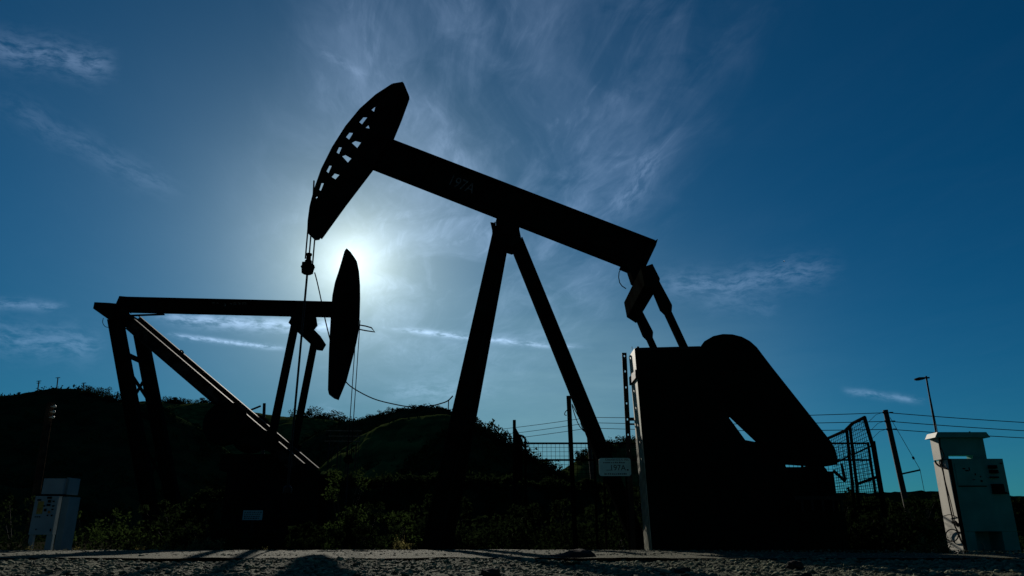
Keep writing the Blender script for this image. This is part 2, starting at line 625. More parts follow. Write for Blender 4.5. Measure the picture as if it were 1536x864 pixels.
def pitman(Yp):
    sh = Yp - YN
    a, b_, c_, e_ = at(981, 424, YN), at(999, 462, YN), at(1002, 470, YN), at(1042, 556, YN)
    o = Vector((0, sh, 0))
    m_ = MB()
    m_.bar(a + o, b_ + o, .18, .20, w2=.22, h2=.25)
    m_.bar(b_ + o, c_ + o, .22, .25, w2=.14, h2=.15)
    m_.bar(c_ + o, e_ + o, .14, .15)
    return m_.build('pitman_arm', STEEL, ra)


pitman(YN)
pitman(YF - .25)
# cranks, hidden in the guards
for yy in (YN - .0, YF - .25):
    hub = at(1048, 655, YN); hub.y = yy + .28
    tip = at(1042, 556, YN); tip.y = yy + .28
    cr = MB().bar(hub + (hub - tip) * .5, tip, .2, .55)
    cr.lathe(Vector((hub.x, yy + .1, hub.z)) + (hub - tip) * .4, [(.5, 0), (.5, .12)], 24, 'y')
    cr.build('crank', STEEL, ra)

# sheet metal crank guard (near side)
YG0, YG1 = 14.95, 15.75
gp = [(953, 522), (1050, 519.5), (1062, 560), (1094, 627), (1118, 660), (1140, 664), (1176, 690), (1192, 745), (1200, 800), (979, 812)]
gpoly = xz(gp, YG0)
gpoly[-1] = (gpoly[-1][0], GZ + .4)
gpoly[-2] = (gpoly[-2][0], GZ + .4)
guard = MB().prism(gpoly, YG0, YG1).build('crank_guard', SHEET, ra)
# guard side panel, sunlight put into its pale colour, faced with welded mesh
a, b_ = Vector((gpoly[0][0], 0, gpoly[0][1])), Vector((gpoly[-1][0], 0, gpoly[-1][1]))
sp = MB()
sx = Vector((-.006, 0, 0))
for s0, s1 in ((.0, .13), (.15, .98)):
    p0, p1 = a.lerp(b_, s0), a.lerp(b_, s1)
    vs = []
    for p in (p0, p1):
        for yy in (YG0 + .02, YG1 - .02):
            for k in (0, 1):
                vs.append(Vector((p.x - .004 - .01 * k, yy, p.z)))
    sp.add(vs, [(0, 1, 3, 2), (4, 6, 7, 5), (0, 4, 5, 1), (2, 3, 7, 6), (0, 2, 6, 4), (1, 5, 7, 3)])
side = sp.build('side_panel', PALE, guard)
wm = MB()
for k in range(40):
    p = a.lerp(b_, .42 + k * .014)
    wm.bar((p.x - .02, YG0 + .02, p.z), (p.x - .02, YG1 - .02, p.z), .008, .008)
for k in range(6):
    yy = YG0 + .05 + k * (YG1 - YG0 - .1) / 5
    p0, p1 = a.lerp(b_, .42), a.lerp(b_, .97)
    wm.bar((p0.x - .026, yy, p0.z), (p1.x - .026, yy, p1.z), .008, .008)
wm.build('side_mesh', STEEL2, guard)
tr_ = MB()
tr_.bar(Vector((gpoly[0][0], YG0 - .012, gpoly[0][1] - .03)), Vector((gpoly[1][0], YG0 - .012, gpoly[1][1] - .03)), .02, .06)
p0 = a.lerp(b_, .12); tr_.box(p0.x - .05, p0.x + .03, YG0 - .03, YG1, p0.z - .12, p0.z + .05)
tr_.tube([at(957, 523, YG0 + .1), at(957, 520, YG0 + .1)], .025, 8)
tr_.tube([at(948, 520, YG1), at(948, 524, YG1)], .008, 6)
tr_.build_each('guard_trim', STEEL2, guard)

# far crank guard, the same sheet box on the other side
MB().prism([(x + .75, z - .1) for x, z in gpoly[:3]] + [(gpoly[7][0] - .6, GZ + .4), (gpoly[-1][0] + .75, GZ + .4)], YF + .25, YF + 1.0).build('crank_guard', SHEET, ra)

# belt guard
YB0, YB1 = 16.7, 17.25
arcp = [(1046, 540), (1049, 524), (1057, 513), (1070, 505.5), (1084, 502.5), (1098, 503), (1112, 506.5), (1124, 513), (1134, 522), (1143, 534), (1156, 551)]
lowr = [(1232, 647), (1244, 662), (1251, 674), (1254, 686), (1254.5, 697), (1240, 699), (1176, 695), (1137, 658), (1101, 624), (1072, 600), (1050, 575)]
bg = MB().prism(xz(arcp + lowr, YB0), YB0, YB1 - .25)
belt = bg.build('belt_guard', SHEET, ra)
rim = MB()
pp = [at(x, y, YB0) for x, y in arcp + lowr[:5]]
for a_, c_ in zip(pp[:-1], pp[1:]):
    rim.bar(a_ + Vector((0, -.015, 0)), c_ + Vector((0, -.015, 0)), .03, .035)
rim.build('guard_rim', SHEET, belt)

# gear reducer, motor and base
gr = MB()
x0, x1 = gx(1040, YA, 1), gx(1165, YA, 1)
gr.box(x0, x1, YA - .5, YA + .5, GZ + .6, 1.2)
gr.lathe((.5 * (x0 + x1), YA - .95, 1.2), [(.28, 0), (.28, .4), (.5, .42), (.5, 1.5), (.28, 1.52), (.28, 1.9)], 20, 'y')
gr.build('gear_reducer', STEEL, ra)
mo = MB()
mc = at(1222, 713, YA - .2)
mo.lathe(mc + Vector((-.05, -.4, 0)), [(.1, -.05), (.16, 0), (.21, .03), (.21, .75), (.16, .8), (.1, .83)], 22, 'y')
for k in range(7):
    mo.lathe(mc + Vector((-.05, -.3 + k * .09, 0)), [(.225, 0), (.225, .03)], 22, 'y')
mo.box(mc.x - .3, mc.x + .25, mc.y - .4, mc.y + .45, mc.z - .30, mc.z - .24)
mo.box(mc.x - .22, mc.x - .12, mc.y - .3, mc.y + .3, mc.z - .26, mc.z - .1)
mo.box(mc.x + .05, mc.x + .15, mc.y - .3, mc.y + .3, mc.z - .26, mc.z - .1)
mo.bar(at(1250, 706, YA - .5), at(1268, 722, YA - .5), .06, .05)
mo.bar(at(1262, 695, YA - .5), at(1268, 720, YA - .5), .05, .04, w2=.02, h2=.06)
mo.build('motor', STEEL, ra)
bs = MB()
xa, xb = gx(630, YA, GZ) - .35, gx(1270, YA, GZ)
for yy in (16.0, 18.6):
    bs.ibeam((xa, yy, GZ + .33), (xb, yy, GZ + .33), .3, .35)
for k in range(9):
    xx = xa + .2 + (xb - xa - .4) * k / 8
    bs.bar((xx, 16.02, GZ + .33), (xx, 18.58, GZ + .33), .2, .25, (1, 0, 0))
bs.build('skid', STEEL, ra)
MB().box(gx(1000, 16.6, .5), gx(1180, 16.6, .5), 16.3, 18.3, GZ + .5, 1.55).box(gx(1180, 16.6, .5) + .005, gx(1262, 16.6, .5), 16.35, 18.2, GZ + .5, .75).box(gx(1180, 16.6, 1) + .008, gx(1226, 16.6, 1.4), 16.5, 17.0, .752, at(1200, 700.5, 16.5).z).box(gx(1226, 16.6, 1) + .004, gx(1251, 16.6, 1.2), 16.5, 16.98, .752, at(1200, 707, 16.5).z).build('pedestal', SHEET, ra)
rails = MB()
for px in (1182, 1197, 1212, 1228, 1243, 1256):
    rails.box(gx(px, 16.6, .9) - .025, gx(px, 16.6, .9) + .025, 16.36, 16.42, .75, 1.0)
rails.box(gx(1178, 16.6, .9), gx(1262, 16.6, .9), 16.34, 16.45, .98, 1.06)
rails.box(gx(1178, 16.6, .9), gx(1262, 16.6, .9), 17.7, 17.8, .98, 1.06)
rails.build_each('motor_rail', STEEL2, ra)
MB().box(xa - .4, xb + .4, 15.3, 19.3, GZ - .1, GZ + .155).build('foundation', CONC, ra)

# bridle, carrier bar, polished rod
cbp = at(462, 398, YA)
br_ = MB()
for px, dy, dx in ((463.5, -.10, -.02), (467, 0, .02), (471.5, .1, .06)):
    top = at(px, 345, YA); top.y += dy
    br_.tube([top, Vector((top.x + .005, top.y, at(462, 390 if px < 470 else 398, YA).z))], .019, 8)
br_.tube([at(471, 271, YA - .12), at(469, 310, YA - .12), at(467, 325, YA - .12)], .02, 6)
br_.build_each('bridle', CABLE, ra)
px0 = cbp.x
zc = lambda py: at(462, py, YA).z
cb = MB()
cb.lathe((px0, YA, 0), [(.06, zc(382)), (.075, zc(380.5)), (.075, zc(383)), (.055, zc(384)), (.06, zc(390)), (.085, zc(391)), (.09, zc(396)), (.12, zc(397)), (.175, zc(400.5)), (.16, zc(402)), (.15, zc(403.5)), (.14, zc(409.5)), (.10, zc(411)), (.03, zc(412.5))][::-1], 20)
cb.bar((px0 - .02, YA - .2, zc(399)), (px0 + .03, YA + .2, zc(399)), .16, .09, (1, 0, 0))
cb.lathe((px0 + .09, YA + .1, 0), [(.03, zc(402)), (.05, zc(400)), (.05, zc(397)), (.03, zc(395))], 12)
cb.build('carrier_bar', STEEL, ra)
MB().tube([(px0, YA, zc(410)), (px0, YA, 1.2)], .026, 10).build('polished_rod', STEEL2, ra)


def wellhead(x, y, ztop, label):
    r = empty('wellhead', (x, y, GZ), label, 'wellhead')
    h = ztop - GZ
    b = MB().lathe((x, y, GZ), [(.30, 0), (.30, .08), (.14, .09), (.14, .45), (.24, .46), (.24, .54), (.12, .55), (.12, h * .7), (.17, h * .7 + .01), (.17, h * .7 + .08), (.09, h * .7 + .09), (.09, h - .1), (.05, h)], 20)
    b.build('casing', STEEL, r)
    v = MB().tube([(x - .75, y, GZ + h * .55), (x + .75, y, GZ + h * .55)], .055, 10)
    for sx_ in (-.5, .5):
        v.lathe((x + sx_, y, GZ + h * .55 - .1), [(.09, 0), (.09, .2), (.03, .21), (.03, .34)], 12)
    v.build('valve', STEEL, r)
    w = MB()
    for sx_ in (-.5, .5):
        w.tube([(x + sx_ + .13 * math.cos(k * math.pi / 6), y + .13 * math.sin(k * math.pi / 6), GZ + h * .55 + .25) for k in range(13)], .012, 6)
    w.build_each('hand_wheel', STEEL, r)
    s = MB().lathe((x, y, ztop - .02), [(.07, 0), (.1, .03), (.1, .15), (.05, .2)], 14)
    s.build('stuffing_box', STEEL2, r)
    return r


wellhead(px0, YA, 1.15, 'dark wellhead in the shade under the tall pump jack\'s polished rod')

# cable slung from the carrier bar to the near post leg
sag = [(472, 409), (475, 420), (480, 442), (487, 476), (496, 513), (505, 545), (517, 570), (531, 583), (560, 598), (590, 606), (618, 610.5), (645, 609), (662, 605), (672, 601), (679, 594)]


def smooth_pts(pts, n=4):
    out = []
    for i in range(len(pts) - 1):
        p0, p1, p2, p3 = pts[max(i - 1, 0)], pts[i], pts[i + 1], pts[min(i + 2, len(pts) - 1)]
        for k in range(n):
            t_ = k / n
            out.append(tuple(.5 * ((2 * b) + (-a + c) * t_ + (2 * a - 5 * b + 4 * c - d_) * t_ ** 2 + (-a + 3 * b - 3 * c + d_) * t_ ** 3) for a, b, c, d_ in zip(p0, p1, p2, p3)))
    out.append(tuple(pts[-1]))
    return out


sm = smooth_pts(sag)
cpts = [at(x, y, YA - .1 - 1.05 * i / (len(sm) - 1)) for i, (x, y) in enumerate(sm)]
cab = MB().tube(cpts, .014, 6)
cab.tube([at(673, 600, 16.2), at(672, 622, 16.2)], .012, 6)
tag(cab.build('cable', CABLE, None, cpts[0]), 'thin black cable sagging from the carrier bar to the tall pump jack\'s post leg', 'cable')

# ------------------------------------------------------------------ second pump jack, level beam
YM = 24.0
YMN, YMF = 23.1, 24.85
rb = empty('pump_jack', (gx(330, YM, GZ), YM, GZ), 'smaller pump jack with a level beam and solid curved horsehead against the sun', 'pump jack')
p0, p1 = at(186, 457, YM), at(505, 464.5, YM)
H2 = (at(300, 447.5, YM - .16) - at(300, 472, YM + .16)).z
wbm = MB().ibeam(p0, p1, .32, H2, .03, .02)
wbm.prism(xz([(180, 444.5), (196, 446), (196, 470), (174, 458)], YM), YM - .05, YM + .05)
wbm.bar(at(192, 473.5, YM), at(246, 471.5, YM), .12, .035)
wbo = wbm.build('walking_beam', STEEL, rb)
wm = MB()
for (x0_, y0_, x1_, y1_) in ((318, 454, 322, 454.3), (325, 454.5, 328, 454.7), (337, 455, 338.3, 457.5), (336, 459, 339, 458.5), (345, 455.5, 348, 456), (350, 453.8, 354, 454.5), (350, 456.3, 355, 456), (357, 453.5, 360, 455), (358, 456.5, 361.5, 455.5), (364.5, 453, 364, 457), (366, 453.4, 369, 454), (367, 457, 370, 454.5)):
    wm.bar(at(x0_, y0_, YM - .016), at(x1_, y1_, YM - .016), .003, .035)
wm.build_each('worn_marking', WORN, wbo)

hpts = [(521.5, 374.7), (527, 380), (534, 390), (537, 405), (538.5, 425), (538.7, 445), (538, 470), (537, 492), (533, 512), (529, 529), (518, 570), (506, 599), (500, 597), (495, 593), (493.4, 586), (494, 560), (495, 526), (496.5, 497), (498, 470), (500, 445), (504, 425), (509, 410), (514, 393), (518, 379), (520, 376)]
hb = MB().prism(xz(hpts, YM), YM - .15, YM + .15)
hb.prism(xz([(497, 590), (498, 589), (499, 590), (498, 591)], YM), YM - .093, YM - .088)
headb = hb.build('horse_head', STEEL, rb)
fl = MB()
ap = [at(a_, b2, YM) for a_, b2 in hpts[1:12]]
for a_, b2 in zip(ap[:-1], ap[1:]):
    n_ = Vector(((b2 - a_).z, 0, -(b2 - a_).x)).normalized() * .008
    fl.bar(a_ + n_, b2 + n_, .36, .022)
fl.build('face_plate', STEEL, headb)
MB().tube([at(*q, YM - .1) for q in ((536, 487), (548, 489), (557, 491.5), (562.5, 498), (549, 496), (536, 493.5))], .022, 6).build('hanger_bracket', STEEL, headb)

blk = MB().prism(xz([(142, 464), (144, 454.5), (166, 455.5), (181, 457), (198, 478), (166, 481), (156, 474)], YMN), YMN - .1, YMN + .22)
blk.prism(xz([(144, 454.5), (168, 456), (178, 480), (158, 475), (142, 464)], YMN), YMN + .22, YMF + .1)
blk.build('post_bearing', STEEL, rb)
MB().tube([at(x, y, YMN) for x, y in smooth_pts([(155, 477), (154, 484), (158, 490), (164, 491)])], .01, 6).build('grease_hose', CABLE, rb)

a0, a1 = at(173, 478, YMN), at(194, 593, YMN)
dv = (a1 - a0).normalized()
a1 = a0 + dv * ((GZ + .4 - a0.z) / dv.z)
off = Vector((0, YMF - YMN - .05, 0))
leg(a0, a1, .28, .40, 'post_leg', rb)
leg(a0 + off, a1 + off, .28, .40, 'post_leg', rb)
xb_ = MB()
lp = lambda s, o: a0.lerp(a1, s) + off * o


def brace(s0, o0, s1, o1, w=.12):
    xb_.bar(lp(s0, o0), lp(s1, o1), .05, w, (1, 0, 0))


brace(.155, 0, .155, 1, .16)
brace(.20, 0, .38, 1, .1)
brace(.20, 1, .38, 0, .1)
brace(.42, 0, .42, 1, .16)
brace(.50, 0, .76, 1, .1)
brace(.50, 1, .76, 0, .1)
xb_.build_each('cross_brace', STEEL, rb)

d0, d1 = at(196, 486, YMN), at(450, 703, YMN)
for o in (0, 1):
    o_ = off * o * 1.03
    leg(d0 + o_ - (d1 - d0) * (.13 * o), d1 + o_, .20, .40, 'stay_leg', rb, STEEL3)
cbx = MB()
for s in (.14, .40, .70, .93):
    c0 = d0.lerp(d1, s)
    cbx.bar(c0 + Vector((0, .1, .0)), c0 + off + Vector((0, -.1, 0)), .16, .05, (0, 0, 1))
cbx.tube([at(x, y, YMF) for x, y in smooth_pts([(268, 534), (269, 527), (273, 526), (275, 530), (274, 536)])], .025, 6)
cbx.build_each('stay_brace', STEEL, rb)

eqb = MB().prism(xz([(432.5, 484), (437, 475), (452, 475), (461, 489), (455, 499), (446, 498)], 22.6), 22.6, 25.1)
eqb.build('equalizer', STEEL, rb)
MB().prism(xz([(436, 472), (472, 473), (474, 486), (466, 496), (445, 492)], YM), YM - .22, YM + .22).build('equalizer_bearing', STEEL, rb)
e0, e1 = at(442, 489, 22.6), at(406, 664, 22.6)
for yy in (0, 2.4):
    o_ = Vector((0, yy, 0))
    MB().bar(e0 + o_, e1 + o_, .2, .2).build('pitman_arm', STEEL, rb)
    cr = MB()
    w0 = at(334, 634, 22.6) + o_ + Vector((0, .26, 0))
    cr.bar(e1 + o_ + Vector((.1, .2, -.05)), w0, .2, .5, h2=.7)
    cr.lathe(w0 + Vector((0, -.16, 0)), [(.62, 0), (.66, .04), (.66, .24), (.62, .28)], 30, 'y')
    cr.build('crank', STEEL, rb)
bsb = MB()
xl, xr = gx(215, YM, GZ) - .2, gx(485, YM, GZ) + .3
for yy in (YMN, YMF):
    bsb.ibeam((xl, yy, GZ + .35), (xr, yy, GZ + .35), .3, .4)
for k in range(7):
    xx = xl + .2 + (xr - xl - .4) * k / 6
    bsb.bar((xx, YMN + .02, GZ + .35), (xx, YMF - .02, GZ + .35), .2, .3, (1, 0, 0))
bsb.build('skid', STEEL, rb)
MB().box(xl - .3, xr + .3, 22.2, 25.8, GZ - .1, GZ + .145).build('foundation', CONC, rb)
rd = MB()
rd.box(gx(338, 23.4, 1), gx(432, 23.4, 1), 23.2, 24.7, GZ + .56, 2.1)
rd.box(gx(330, 23.4, 2), gx(425, 23.4, 2), 23.3, 24.6, 2.1, 2.6)
rd.build('gear_reducer', STEEL, rb)
pd = MB()
pd.box(gx(436, 22.95, 1.5), gx(474, 22.95, 1.5), 22.85, 23.35, GZ + .56, at(450, 706, YMN).z)
pd.box(gx(436, 22.95, 1.5), gx(474, 22.95, 1.5), 24.6, 25.1, GZ + .56, at(450, 706, YMN).z)
pd.bar((gx(455, 23, 1.5), 23.36, 1.6), (gx(455, 23, 1.5), 24.59, 1.6), .3, .3, (1, 0, 0))
pd.build_each('pedestal', STEEL, rb)
rod = at(536, 492, YM)
bb2 = MB()
for dy, dx in ((-.12, -.012), (.12, .05)):
    bb2.tube([(rod.x + dx, YM + dy, rod.z + .3), (rod.x + dx, YM + dy, at(530, 690, YM).z)], .014, 6)
bb2.build_each('bridle', CABLE, rb)
cbz = at(530, 690, YM).z
MB().bar((rod.x, YM - .25, cbz), (rod.x, YM + .25, cbz), .2, .12, (1, 0, 0)).lathe((rod.x, YM, cbz), [(.1, -.1), (.12, 0), (.1, .15)], 14).build('carrier_bar', STEEL, rb)
MB().tube([(rod.x, YM, cbz), (rod.x, YM, .7)], .024, 8).build('polished_rod', STEEL2, rb)
wellhead(rod.x, YM, .75, 'dark wellhead under the smaller pump jack\'s horsehead, half hidden by a bush')

# ------------------------------------------------------------------ signs
# well sign with legible number
YS = 15.6
s0, s1 = at(898, 687, YS), at(947, 714, YS)
rs = empty('well_sign', ((s0.x + s1.x) / 2, YS, s1.z), 'white well number sign reading 197A beside the tall guard box', 'sign')
cx, cz = (s0.x + s1.x) / 2, (s0.z + s1.z) / 2
w, h = s1.x - s0.x, s0.z - s1.z
rr = .05
rp = []
for qx, qz, a0_ in ((1, 1, 0), (-1, 1, 90), (-1, -1, 180), (1, -1, 270)):
    for k in range(5):
        an = R(a0_ + k * 22.5)
        rp.append((cx + qx * (w / 2 - rr) + rr * math.cos(an), cz + qz * (h / 2 - rr) + rr * math.sin(an)))
MB().prism(rp, YS, YS + .01).build('board', SIGNW, rs)
X_, U_ = Vector((1, 0, 0)), Vector((0, 0, 1))
yt = YS - .002
text('lettering', '197A', .16, (cx + .06 * w / .7, yt, cz - .02), X_, U_, SIGNL, rs, .95)
text('lettering', 'Chevron U.S.A. INC', .062, (cx + .05, yt, cz + h * .40), X_, U_, SIGNL, rs, .95)
ln = MB()
for k in range(11):
    ln.box(cx - w * .36 + k * w * .062, cx - w * .36 + k * w * .062 + w * random.uniform(.03, .055), yt - .001, yt + .001, cz + h * .21, cz + h * .21 + random.uniform(.018, .028))
for k in range(12):
    ln.box(cx - w * .34 + k * w * .06, cx - w * .34 + k * w * .06 + w * random.uniform(.03, .052), yt - .001, yt + .001, cz - h * .42, cz - h * .42 + random.uniform(.018, .03))
ln.box(cx - w * .27, cx - w * .08, yt - .001, yt + .001, cz - h * .19, cz - h * .165)
ln.box(cx + w * .37, cx + w * .42, yt - .001, yt + .001, cz - h * .2, cz - h * .12)
ln.build('small_print', SIGNL, rs)
pz = MB()
pz.box(cx - .25, cx - .21, YS + .012, YS + .05, GZ, cz + h * .4)
pz.box(cx + .21, cx + .25, YS + .012, YS + .05, GZ, cz + h * .4)
pz.build_each('post', WIRE, rs)

YS2 = 22.0
s0, s1 = at(365, 765.5, YS2), at(393, 780, YS2)
rs2 = empty('well_sign', ((s0.x + s1.x) / 2, YS2, s1.z), 'small unreadable pale sign low down on the smaller pump jack\'s base', 'sign')
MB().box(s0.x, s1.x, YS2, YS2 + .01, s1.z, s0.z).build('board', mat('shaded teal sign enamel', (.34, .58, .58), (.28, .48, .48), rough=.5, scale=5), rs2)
ln = MB()
for k, zz in enumerate((.8, .6, .38, .18)):
    x = s0.x + .04
    while x < s1.x - .08:
        ww = random.uniform(.02, .06)
        ln.box(x, x + ww, YS2 - .003, YS2 - .001, s1.z + (s0.z - s1.z) * zz - .012, s1.z + (s0.z - s1.z) * zz + .012)
        x += ww + .02
ln.build('small_print', SIGNL, rs2)
MB().box((s0.x + s1.x) / 2 - .03, (s0.x + s1.x) / 2 + .03, YS2 + .012, YS2 + .06, GZ, s0.z - .03).build('post', STEEL2, rs2)

# ------------------------------------------------------------------ slotted post by the guard
YP = 15.9
t0, t1 = at(937, 529, YP), at(944, 705, YP)
rp_ = empty('steel_post', (t1.x, YP, GZ), 'slotted steel post standing beside the pale edge of the guard box', 'post')
sl = MB()
ztop, zbot = t0.z, GZ
xx = (t0.x + t1.x) / 2
hz = [at(936, y, YP).z for y in (534, 557, 581, 605, 629, 652, 676)]
wz = .052
prev = ztop
for z in hz:
    sl.box(xx - wz, xx + wz, YP, YP + .012, z + .02, prev)
    sl.box(xx - wz, xx - .012, YP, YP + .012, z - .02, z + .02)
    sl.box(xx + .012, xx + wz, YP, YP + .012, z - .02, z + .02)
    prev = z - .02
sl.box(xx - wz, xx + wz, YP, YP + .012, zbot, prev)
sl.build('post_body', STEEL2, rp_)
bk_ = MB()
q0_, q1_ = at(943, 629, YP), at(957, 629, YP)
bk_.box(q0_.x, q1_.x, YP - .02, YP + .01, q0_.z - .03, q0_.z + .03)
bk_.box(q0_.x, q1_.x - .05, YP - .02, YP + .01, q0_.z - .12, q0_.z - .09)
bk_.tube([at(x, y, YP - .05) for x, y in smooth_pts([(956, 620), (952, 628), (954, 636), (960, 646)])], .012, 6)
bk_.build('bracket', STEEL2, rp_)

# ------------------------------------------------------------------ fences


def plane_pt(px, py, A, B):
    n = Vector((-(B.y - A.y), B.x - A.x, 0))
    dr = ray(px, py)
    return CAM + dr * ((A - CAM).dot(n) / dr.dot(n))


def mesh_fence(label, A, B, z0, z1, posts, rails_, step=.125, wr=.011, cat='fence'):
    A, B = Vector((*A, 0)), Vector((*B, 0))
    r = empty('mesh_fence', (A.x, A.y, z0), label, cat)
    L = (B - A).length
    d_ = (B - A) / L
    sd = Vector((-d_.y, d_.x, 0))
    for s in posts:
        c_ = A + d_ * (s * L)
        MB().tube([(c_.x, c_.y, GZ), (c_.x, c_.y, z1 + .03)], .035, 10).build('post', WIRE, r)
    for z in rails_:
        MB().tube([A + Vector((0, 0, z)), B + Vector((0, 0, z))], .026, 8).build('rail', WIRE, r)
    wmesh = MB()
    n = int(L / step)
    for k in range(n + 1):
        c_ = A + d_ * (k * L / n)
        wmesh.bar((c_.x, c_.y, z0), (c_.x, c_.y, z1), wr, wr, tuple(sd))
    z = z0
    while z < z1:
        o_ = sd * .008
        wmesh.bar(A + Vector((0, 0, z)) + o_, B + Vector((0, 0, z)) + o_, wr, wr, tuple(sd))
        z += step
    wmesh.build('wire_mesh', WIRE, r)
    return r


YR = 20.4
zr = at(850, 665, YR).z
mesh_fence('low welded mesh fence behind the tall pump jack, sky showing through', (gx(788, YR, zr), YR), (gx(1302, YR, zr), YR), 1.35, zr, (0.0, .2, .4, .6, .8, 1.0), (zr, at(850, 690, YR).z), .115, .009)

# leaning mesh panels to the right of the belt guard
A_ = Vector((gx(1240, 17.5, 2.5), 17.5, 0)); B_ = Vector((gx(1297, 15.0, 2.5), 15.0, 0))
rf = empty('mesh_fence', (B_.x, B_.y, GZ), 'leaning welded mesh gate panels with stepped top beside the belt guard', 'fence')


def pp_(px, py): return plane_pt(px, py, A_, B_)


def frame_bar(a_, b2, r_, name):
    return MB().tube([pp_(*a_), pp_(*b2)], r_, 8).build(name, WIRE, rf)


frame_bar((1243, 657), (1268, 646), .035, 'rail')
frame_bar((1268, 646), (1279, 635), .035, 'rail')
frame_bar((1279, 635), (1297, 626), .035, 'rail')
frame_bar((1296.5, 626), (1310, 672), .04, 'post')
frame_bar((1309, 662), (1328, 775), .05, 'post')
frame_bar((1270, 645), (1283, 770), .035, 'post')
frame_bar((1275, 641), (1290, 770), .035, 'post')
frame_bar((1246, 697), (1272, 685), .018, 'rail')
frame_bar((1279, 682), (1307, 669), .018, 'rail')
frame_bar((1286, 726), (1317, 715), .03, 'rail')
wmf = MB()
quad = lambda s, t_: ((1 - s) * (1 - t_) * np.array((1244, 658)) + s * (1 - t_) * np.array((1296, 627)) + (1 - s) * t_ * np.array((1258, 768)) + s * t_ * np.array((1326, 770)))
for k in range(1, 20):
    wmf.tube([pp_(*quad(k / 20, .01)), pp_(*quad(k / 20, .99))], .0052, 4)
for k in range(1, 26):
    wmf.tube([pp_(*quad(.01, k / 26)), pp_(*quad(.99, k / 26))], .0052, 4)
wmf.build('wire_mesh', WIRE, rf)

# gate post with a wedge and small frame at the end of the rear fence
YW = 20.2
rg_ = empty('gate_post', (gx(772, YW, GZ), YW, GZ), 'tall thin gate post with triangular gusset at the fence end', 'post')
gpz = at(771.5, 630, YW)
MB().tube([(gx(772, YW, GZ), YW, GZ), gpz], .045, 10).build('post_body', WIRE, rg_)
gm = MB().prism(xz([(773, 640), (776, 646), (784, 660), (784, 720), (773, 722)], YW), YW - .015, YW + .015)
gm.build('gusset', WIRE, rg_)
gf = MB()
for a_, b2 in (((784, 654), (788, 658)), ((788, 658), (788.5, 690)), ((783, 668), (788, 668)), ((778, 653), (784, 654))):
    gf.tube([at(*a_, YW - .1), at(*b2, YW - .1)], .03, 8)
gf.build('latch_frame', WIRE, rg_)

# ------------------------------------------------------------------ poles and wires


def pole(px0_, py0_, px1_, py1_, Y, r, label, m=WOOD, zbase=GZ, r2=None, cat='pole', group=None, name='utility_pole'):
    a_, b2 = at(px0_, py0_, Y), at(px1_, py1_, Y)
    d_ = (b2 - a_).normalized()
    b2 = a_ + d_ * ((zbase - a_.z) / d_.z)
    rt = empty(name, b2, label, cat, group)
    mid = [a_.lerp(b2, k / 6) for k in range(7)]
    MB().tube(mid, r2 or r * .85, 12, True, r).build('shaft', m, rt)
    return rt, a_, b2


YU = 42
up, ut, ub = pole(1328, 615, 1357, 745, YU, .16, 'leaning wooden power pole with three wires, braced by a guy wire')
ins = MB()
wy = (619, 632, 644)
for y_ in wy:
    c_ = at(1331 + (y_ - 619) * .22, y_, YU - .15)
    ins.tube([c_, c_ + Vector((-.28, -.05, 0))], .05, 8)
    ins.tube([c_ + Vector((.1, -.05, 0)), c_ + Vector((.3, -.05, 0))], .04, 8)
    c2 = c_ + Vector((-.28, -.05, 0))
    ins.tube([c2, c2 + Vector((-.4, 0, -.12)), c2 + Vector((-.85, 0, -.5))], .012, 5)
ins.build_each('insulator', BLACK, up)
gy = MB()
gy.tube([at(1352, 711, YU), at(1380, 705, YU)], .045, 8)
gy.tube([at(1335, 626, YU), at(1380, 704, YU)], .014, 5)
gy.tube([at(1380, 704, YU), at(1388, 745, YU)], .014, 5)
gy.tube([at(1369, 685, YU), at(1371, 689, YU)], .06, 8)
gy.build_each('guy_wire', CABLE, up)

mp, mt_, mb_ = pole(880, 621, 887, 700, 58, .17, 'power pole mostly hidden behind the tall pump jack\'s rear leg')
bp_, _a, _b = pole(853, 594, 858, 705, 19.6, .058, 'bare upright pole in front of the mesh fence with loose wire loops', WIRE, GZ, .062)
lo = MB()
lo.tube([at(x, y, 19.5) for x, y in smooth_pts([(858, 608), (862, 622), (868, 637), (875, 646), (879, 648)])], .012, 5)
lo.tube([at(x, y, 19.5) for x, y in smooth_pts([(858, 606), (864, 618), (870, 630), (874, 643), (880, 648)])], .012, 5)
lo.tube([at(x, y, 19.5) for x, y in smooth_pts([(851, 615), (848, 618), (847, 622), (850, 623)])], .012, 5)
lo.build_each('wire_loop', CABLE, bp_)

lp_, lt, lb = pole(76, 604, 57, 722, 19.0, .10, 'rough pale wooden pole standing behind the small control cabinet', WOODL)
li = MB()
for y_ in (610, 618, 626):
    c_ = at(82 - (y_ - 610) * .15, y_, 18.9)
    li.lathe(c_, [(.02, -.03), (.035, -.01), (.035, .02), (.02, .04)], 10)
    li.tube([c_, at(76 - (y_ - 610) * .15, y_, 18.95)], .012, 6)
li.build_each('insulator', CABL, lp_)
wp, wt, wbm_ = pole(396.5, 605, 395.5, 636, 46, .11, 'short dark post standing beyond the smaller pump jack\'s diagonal stay', zbase=GZ)
MB().tube([at(391, 609, 46), at(376, 615, 46), at(368, 620, 46)], .06, 6).build('brace', WOOD, wp)

